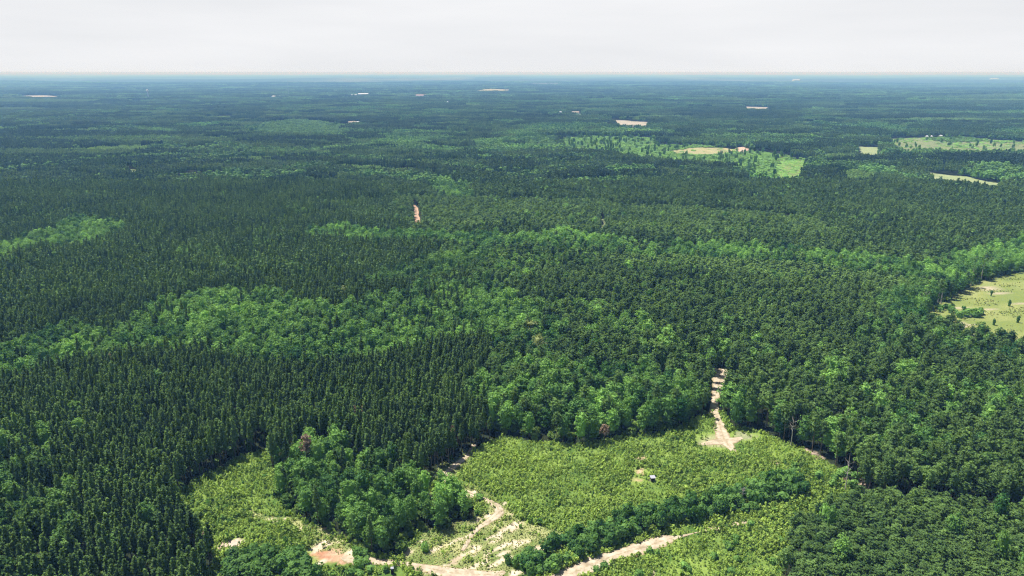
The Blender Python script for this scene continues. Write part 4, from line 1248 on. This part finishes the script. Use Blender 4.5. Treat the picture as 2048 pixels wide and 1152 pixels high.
for sx_ in (-1, 1):
    mb = MB(); mb.box((sx_ * .955, 0, 1.8), (.05, 1.1, .45)); part('window', mb, glass, e)
mb = MB(); mb.box((0, -.96, 1.8), (1.2, .05, .42)); part('window', mb, glass, e)
mb = MB(); mb.box((.35, .965, 1.45), (.7, .06, 1.25)); part('door', mb, wood, e)
mb = MB()
v = np.array([(-1.2, -1.2, 2.36), (1.2, -1.2, 2.36), (1.2, 1.2, 2.5), (-1.2, 1.2, 2.5), (-1.2, -1.2, 2.46), (1.2, -1.2, 2.46), (1.2, 1.2, 2.62), (-1.2, 1.2, 2.62)])
mb.add(v, [(0, 3, 2, 1), (4, 5, 6, 7), (0, 1, 5, 4), (1, 2, 6, 5), (2, 3, 7, 6), (3, 0, 4, 7)])
for k in range(6): mb.box((-1.0 + .4 * k, 0, 2.575), (.07, 2.3, .09))
part('roof', mb, grey, e)
mb = MB(); mb.box((0, 0, .74), (2.0, 2.0, .1)); part('floor_deck', mb, wood, e)
for a in (-1, 1):
    for b in (-1, 1):
        mb = MB(); mb.tube([(a * 1.05, b * 1.05, -.2), (a * .88, b * .88, .72)], [.07, .07], 6); part('leg', mb, wood, e)
mb = MB()
for a in (-.28, .28): mb.tube([(-1.1 + .0, .3 + a, .75), (-1.9, .3 + a, -.05)], [.05, .05], 5)
for k in range(4): mb.tube([(-1.2 - .17 * k, .02, .62 - .17 * k), (-1.2 - .17 * k, .58, .62 - .17 * k)], [.04, .04], 5)
part('ladder', mb, wood, e)

gx, gy = G(785, 1147)
e = link('portable_toilet', None, None, (gx, gy, float(terrain(gx, gy)))); e.rotation_euler = (0, 0, .2); e.scale = (.78, .78, .82)
tag(e, 'narrow upright dark blue cabin with pale top beside the white track', 'portable toilet')
mb = MB(); mb.box((0, 0, 1.0), (.95, .95, 1.96)); part('wall', mb, navy, e)
mb = MB(); mb.box((0, 0, 2.03), (1.02, 1.02, .1)); mb.box((0, .1, 2.1), (.8, .6, .1)); part('roof', mb, grey, e)
mb = MB(); mb.box((0, -.49, .98), (.68, .05, 1.7)); d_ = part('door', mb, navy, e)
mb = MB(); mb.box((.24, -.53, 1.0), (.06, .05, .14)); part('handle', mb, grey, d_)
mb = MB(); mb.tube([(.3, .38, 1.9), (.3, .38, 2.5)], [.05, .05], 6); part('vent_pipe', mb, white, e)
mb = MB()
for a in (-.4, .4): mb.box((a, 0, -.02), (.12, 1.1, .1))
part('skid', mb, wood, e)

# ------------------------------------------------------------------ far buildings
redroof = plain_mat('clay_red_roof', (.62, .42, .38), .6, 0, .1, .3)
whiteroof = plain_mat('white_metal_roof', (.66, .66, .68), .4, 0, .05, .3)
tanroof = plain_mat('tan_shingle_roof', (.45, .36, .27), .8, 0, .1, .3)
tanwall = plain_mat('tan_siding', (.62, .55, .45), .7, 0, .06, .3)
def gable(nm, lab, cat, x, y, w, d, h, rz, wm, rm, pitch=.45, wins=3):
    e = link(nm, None, None, (x, y, float(terrain(x, y)))); e.rotation_euler = (0, 0, rz)
    tag(e, lab, cat)
    rh = d / 2 * pitch
    mb = MB()
    a, b = w / 2, d / 2
    v = [(-a, -b, -1), (a, -b, -1), (a, b, -1), (-a, b, -1), (-a, -b, h), (a, -b, h), (a, b, h), (-a, b, h), (-a, 0, h + rh), (a, 0, h + rh)]
    mb.add(v, [(0, 1, 5, 4), (2, 3, 7, 6), (1, 2, 6, 9, 5), (3, 0, 4, 8, 7), (4, 5, 9, 8), (6, 7, 8, 9)]); part('wall', mb, wm, e)
    mb = MB(); o_, t_ = .5, .18
    for s_ in (-1, 1):
        z0 = h - o_ * pitch
        v = np.array([(-a - o_, s_ * (b + o_), z0 + .06), (a + o_, s_ * (b + o_), z0 + .06), (a + o_, 0, h + rh + .06), (-a - o_, 0, h + rh + .06)])
        mb.add(np.concatenate([v, v + (0, 0, t_)]), [(0, 3, 2, 1), (4, 5, 6, 7), (0, 1, 5, 4), (1, 2, 6, 5), (2, 3, 7, 6), (3, 0, 4, 7)])
    r_ = part('roof', mb, rm, e)
    if nm == 'farmhouse':
        mb = MB(); mb.box((a * .45, b * .3, h + rh + .2), (.8, .7, 1.6)); part('chimney', mb, tanroof, r_)
    mb = MB(); mb.box((a * .1, -b - .04, h * .36), (min(w * .16, 4), .1, h * .7)); part('door', mb, glass if nm != 'farmhouse' else wood, e)
    for k in range(wins):
        xx_ = -a + (k + .5) / wins * w
        if abs(xx_ - a * .1) < w * .12: continue
        mb = MB(); mb.box((xx_, -b - .04, h * .58), (min(1.4, w * .1), .1, min(1.4, h * .3))); part('window', mb, glass, e)
    return e

FB_LABEL = {727: 'large white roofed warehouse on the far ridge left of centre', 703: 'small white shed left of the far warehouse', 712: 'white shed touching the left end of the far warehouse', 680: 'long low white shed in the row left of the far warehouse', 738.5: 'small white shed at the right end of the far warehouse',
            841: 'long low barn with pinkish roof on the far ridge near centre', 704: 'larger white farmhouse in the trees left of centre', 716: 'small white farmhouse right of a larger one left of centre', 1121: 'small white house left of a larger house in the far trees',
            1151: 'wide cream coloured house in the far trees right of centre', 1158: 'little white shed just right of the cream house', 1857: 'long white shed at the back of the pale field on the right', 1880: 'white house beside a long shed behind the pale field on the right',
            1903: 'small white shed behind the pale field at far right', 1919: 'left of two white houses in the woods at far right', 1931: 'right of two white houses in the woods at far right', 1988: 'long pale building near the horizon at far right', 1592: 'pale building near the horizon right of centre',
            553: 'long low white shed at the foot of the radio mast', 897: 'tiny white house in dark woods near the centre', }
for b, bx, by in FARP:
    nm, px, py, w, d, h, rz = b
    if nm == 'water_tower':
        e = link('water_tower', None, None, (bx, by, float(terrain(bx, by))))
        tag(e, 'white cylindrical water tower above the forest at far left', 'water tower'); e.scale = (1.2, 1.2, 1.25)
        mb = MB(); mb.hull([(-1, 2.6), (2, 2.6), (26, 2.5)], 16, 0); part('shaft', mb, white, e)
        mb = MB(); mb.hull([(26, 2.7), (28, 4.6), (31.5, 5.0), (34, 3.6)], 20, 0); part('tank', mb, white, e)
        mb = MB(); mb.tube([(0, -2.75, 0), (0, -2.75, 26)], [.25, .25], 5); part('ladder', mb, grey, e)
    elif nm == 'radio_mast':
        e = link('radio_mast', None, None, (bx, by, float(terrain(bx, by))))
        tag(e, 'thin grey lattice radio mast on the far ridge at left', 'radio mast')
        mb = MB()
        for k in range(3):
            a = k * 2.094; mb.tube([(cos(a) * .9, sin(a) * .9, -1), (cos(a) * .7, sin(a) * .7, 78)], [.12, .1], 4)
        for k in range(26):
            a = k * 2.094; mb.tube([(cos(a) * .85, sin(a) * .85, k * 3.), (cos(a + 2.094) * .85, sin(a + 2.094) * .85, k * 3. + 3)], [.06, .06], 4)
        part('lattice', mb, grey, e)
        for k in range(3):
            a = k * 2.094 + .5
            mb = MB(); mb.tube([(0, 0, 60), (cos(a) * 38, sin(a) * 38, 0)], [.04, .04], 4); part('guy_wire', mb, grey, e)
        mb = MB(); mb.tube([(0, 0, 78), (0, 0, 84)], [.15, .05], 5); part('antenna', mb, grey, e)
    else:
        rm = redroof if nm == 'clay_roofed_barn' else tanroof if px in (1151, 704) else whiteroof
        gable(nm, FB_LABEL[px], {'farmhouse': 'house', 'clay_roofed_barn': 'barn'}.get(nm, 'shed' if 'shed' in nm else 'warehouse'), bx, by, w, d, h, rz, tanwall if px == 1151 else white, rm, .3 if nm in ('warehouse', 'clay_roofed_barn') else .5, 3 if w < 25 else 6)

# bare red earth cut on the bank above the dirt road, brown brush by the leaning snag
bx_, by_ = G(1712, 972)
for k in range(4):
    mb = MB(); bush(mb, 1.6, 2.0, 800 + k, 80, .2)
    o = link('brown_brush', mb.mesh('brown_brush', [M['deadleaf']]), None, (bx_ + rng.normal() * 2, by_ + rng.normal() * 2, 0))
    o['hue'] = .3; o['val'] = .9
    tag(o, 'dry brown brush heaped beside the leaning bare trunk', 'brush', 'brown brush beside the leaning trunk')

# ------------------------------------------------------------------ haze
hz = 123.0
mb = MB(); mb.box((0, 21000, (hz - 40) / 2), (100000, 54000, hz + 40))
m, t, N_, L_ = mat('haze_air')
out = N_("ShaderNodeOutputMaterial"); pv = N_("ShaderNodeVolumePrincipled")
pv.inputs['Color'].default_value = (0.22, 0.50, 1.0, 1)
pv.inputs['Density'].default_value = 0.000175
pv.inputs['Absorption Color'].default_value = (.95, .99, 1, 1)
pv.inputs['Anisotropy'].default_value = 0.0
L_(pv.outputs[0], out.inputs['Volume'])
kind(link('haze', mb.mesh('haze', [m])), 'stuff', 'pale blue haze over the distant woodland', 'haze')
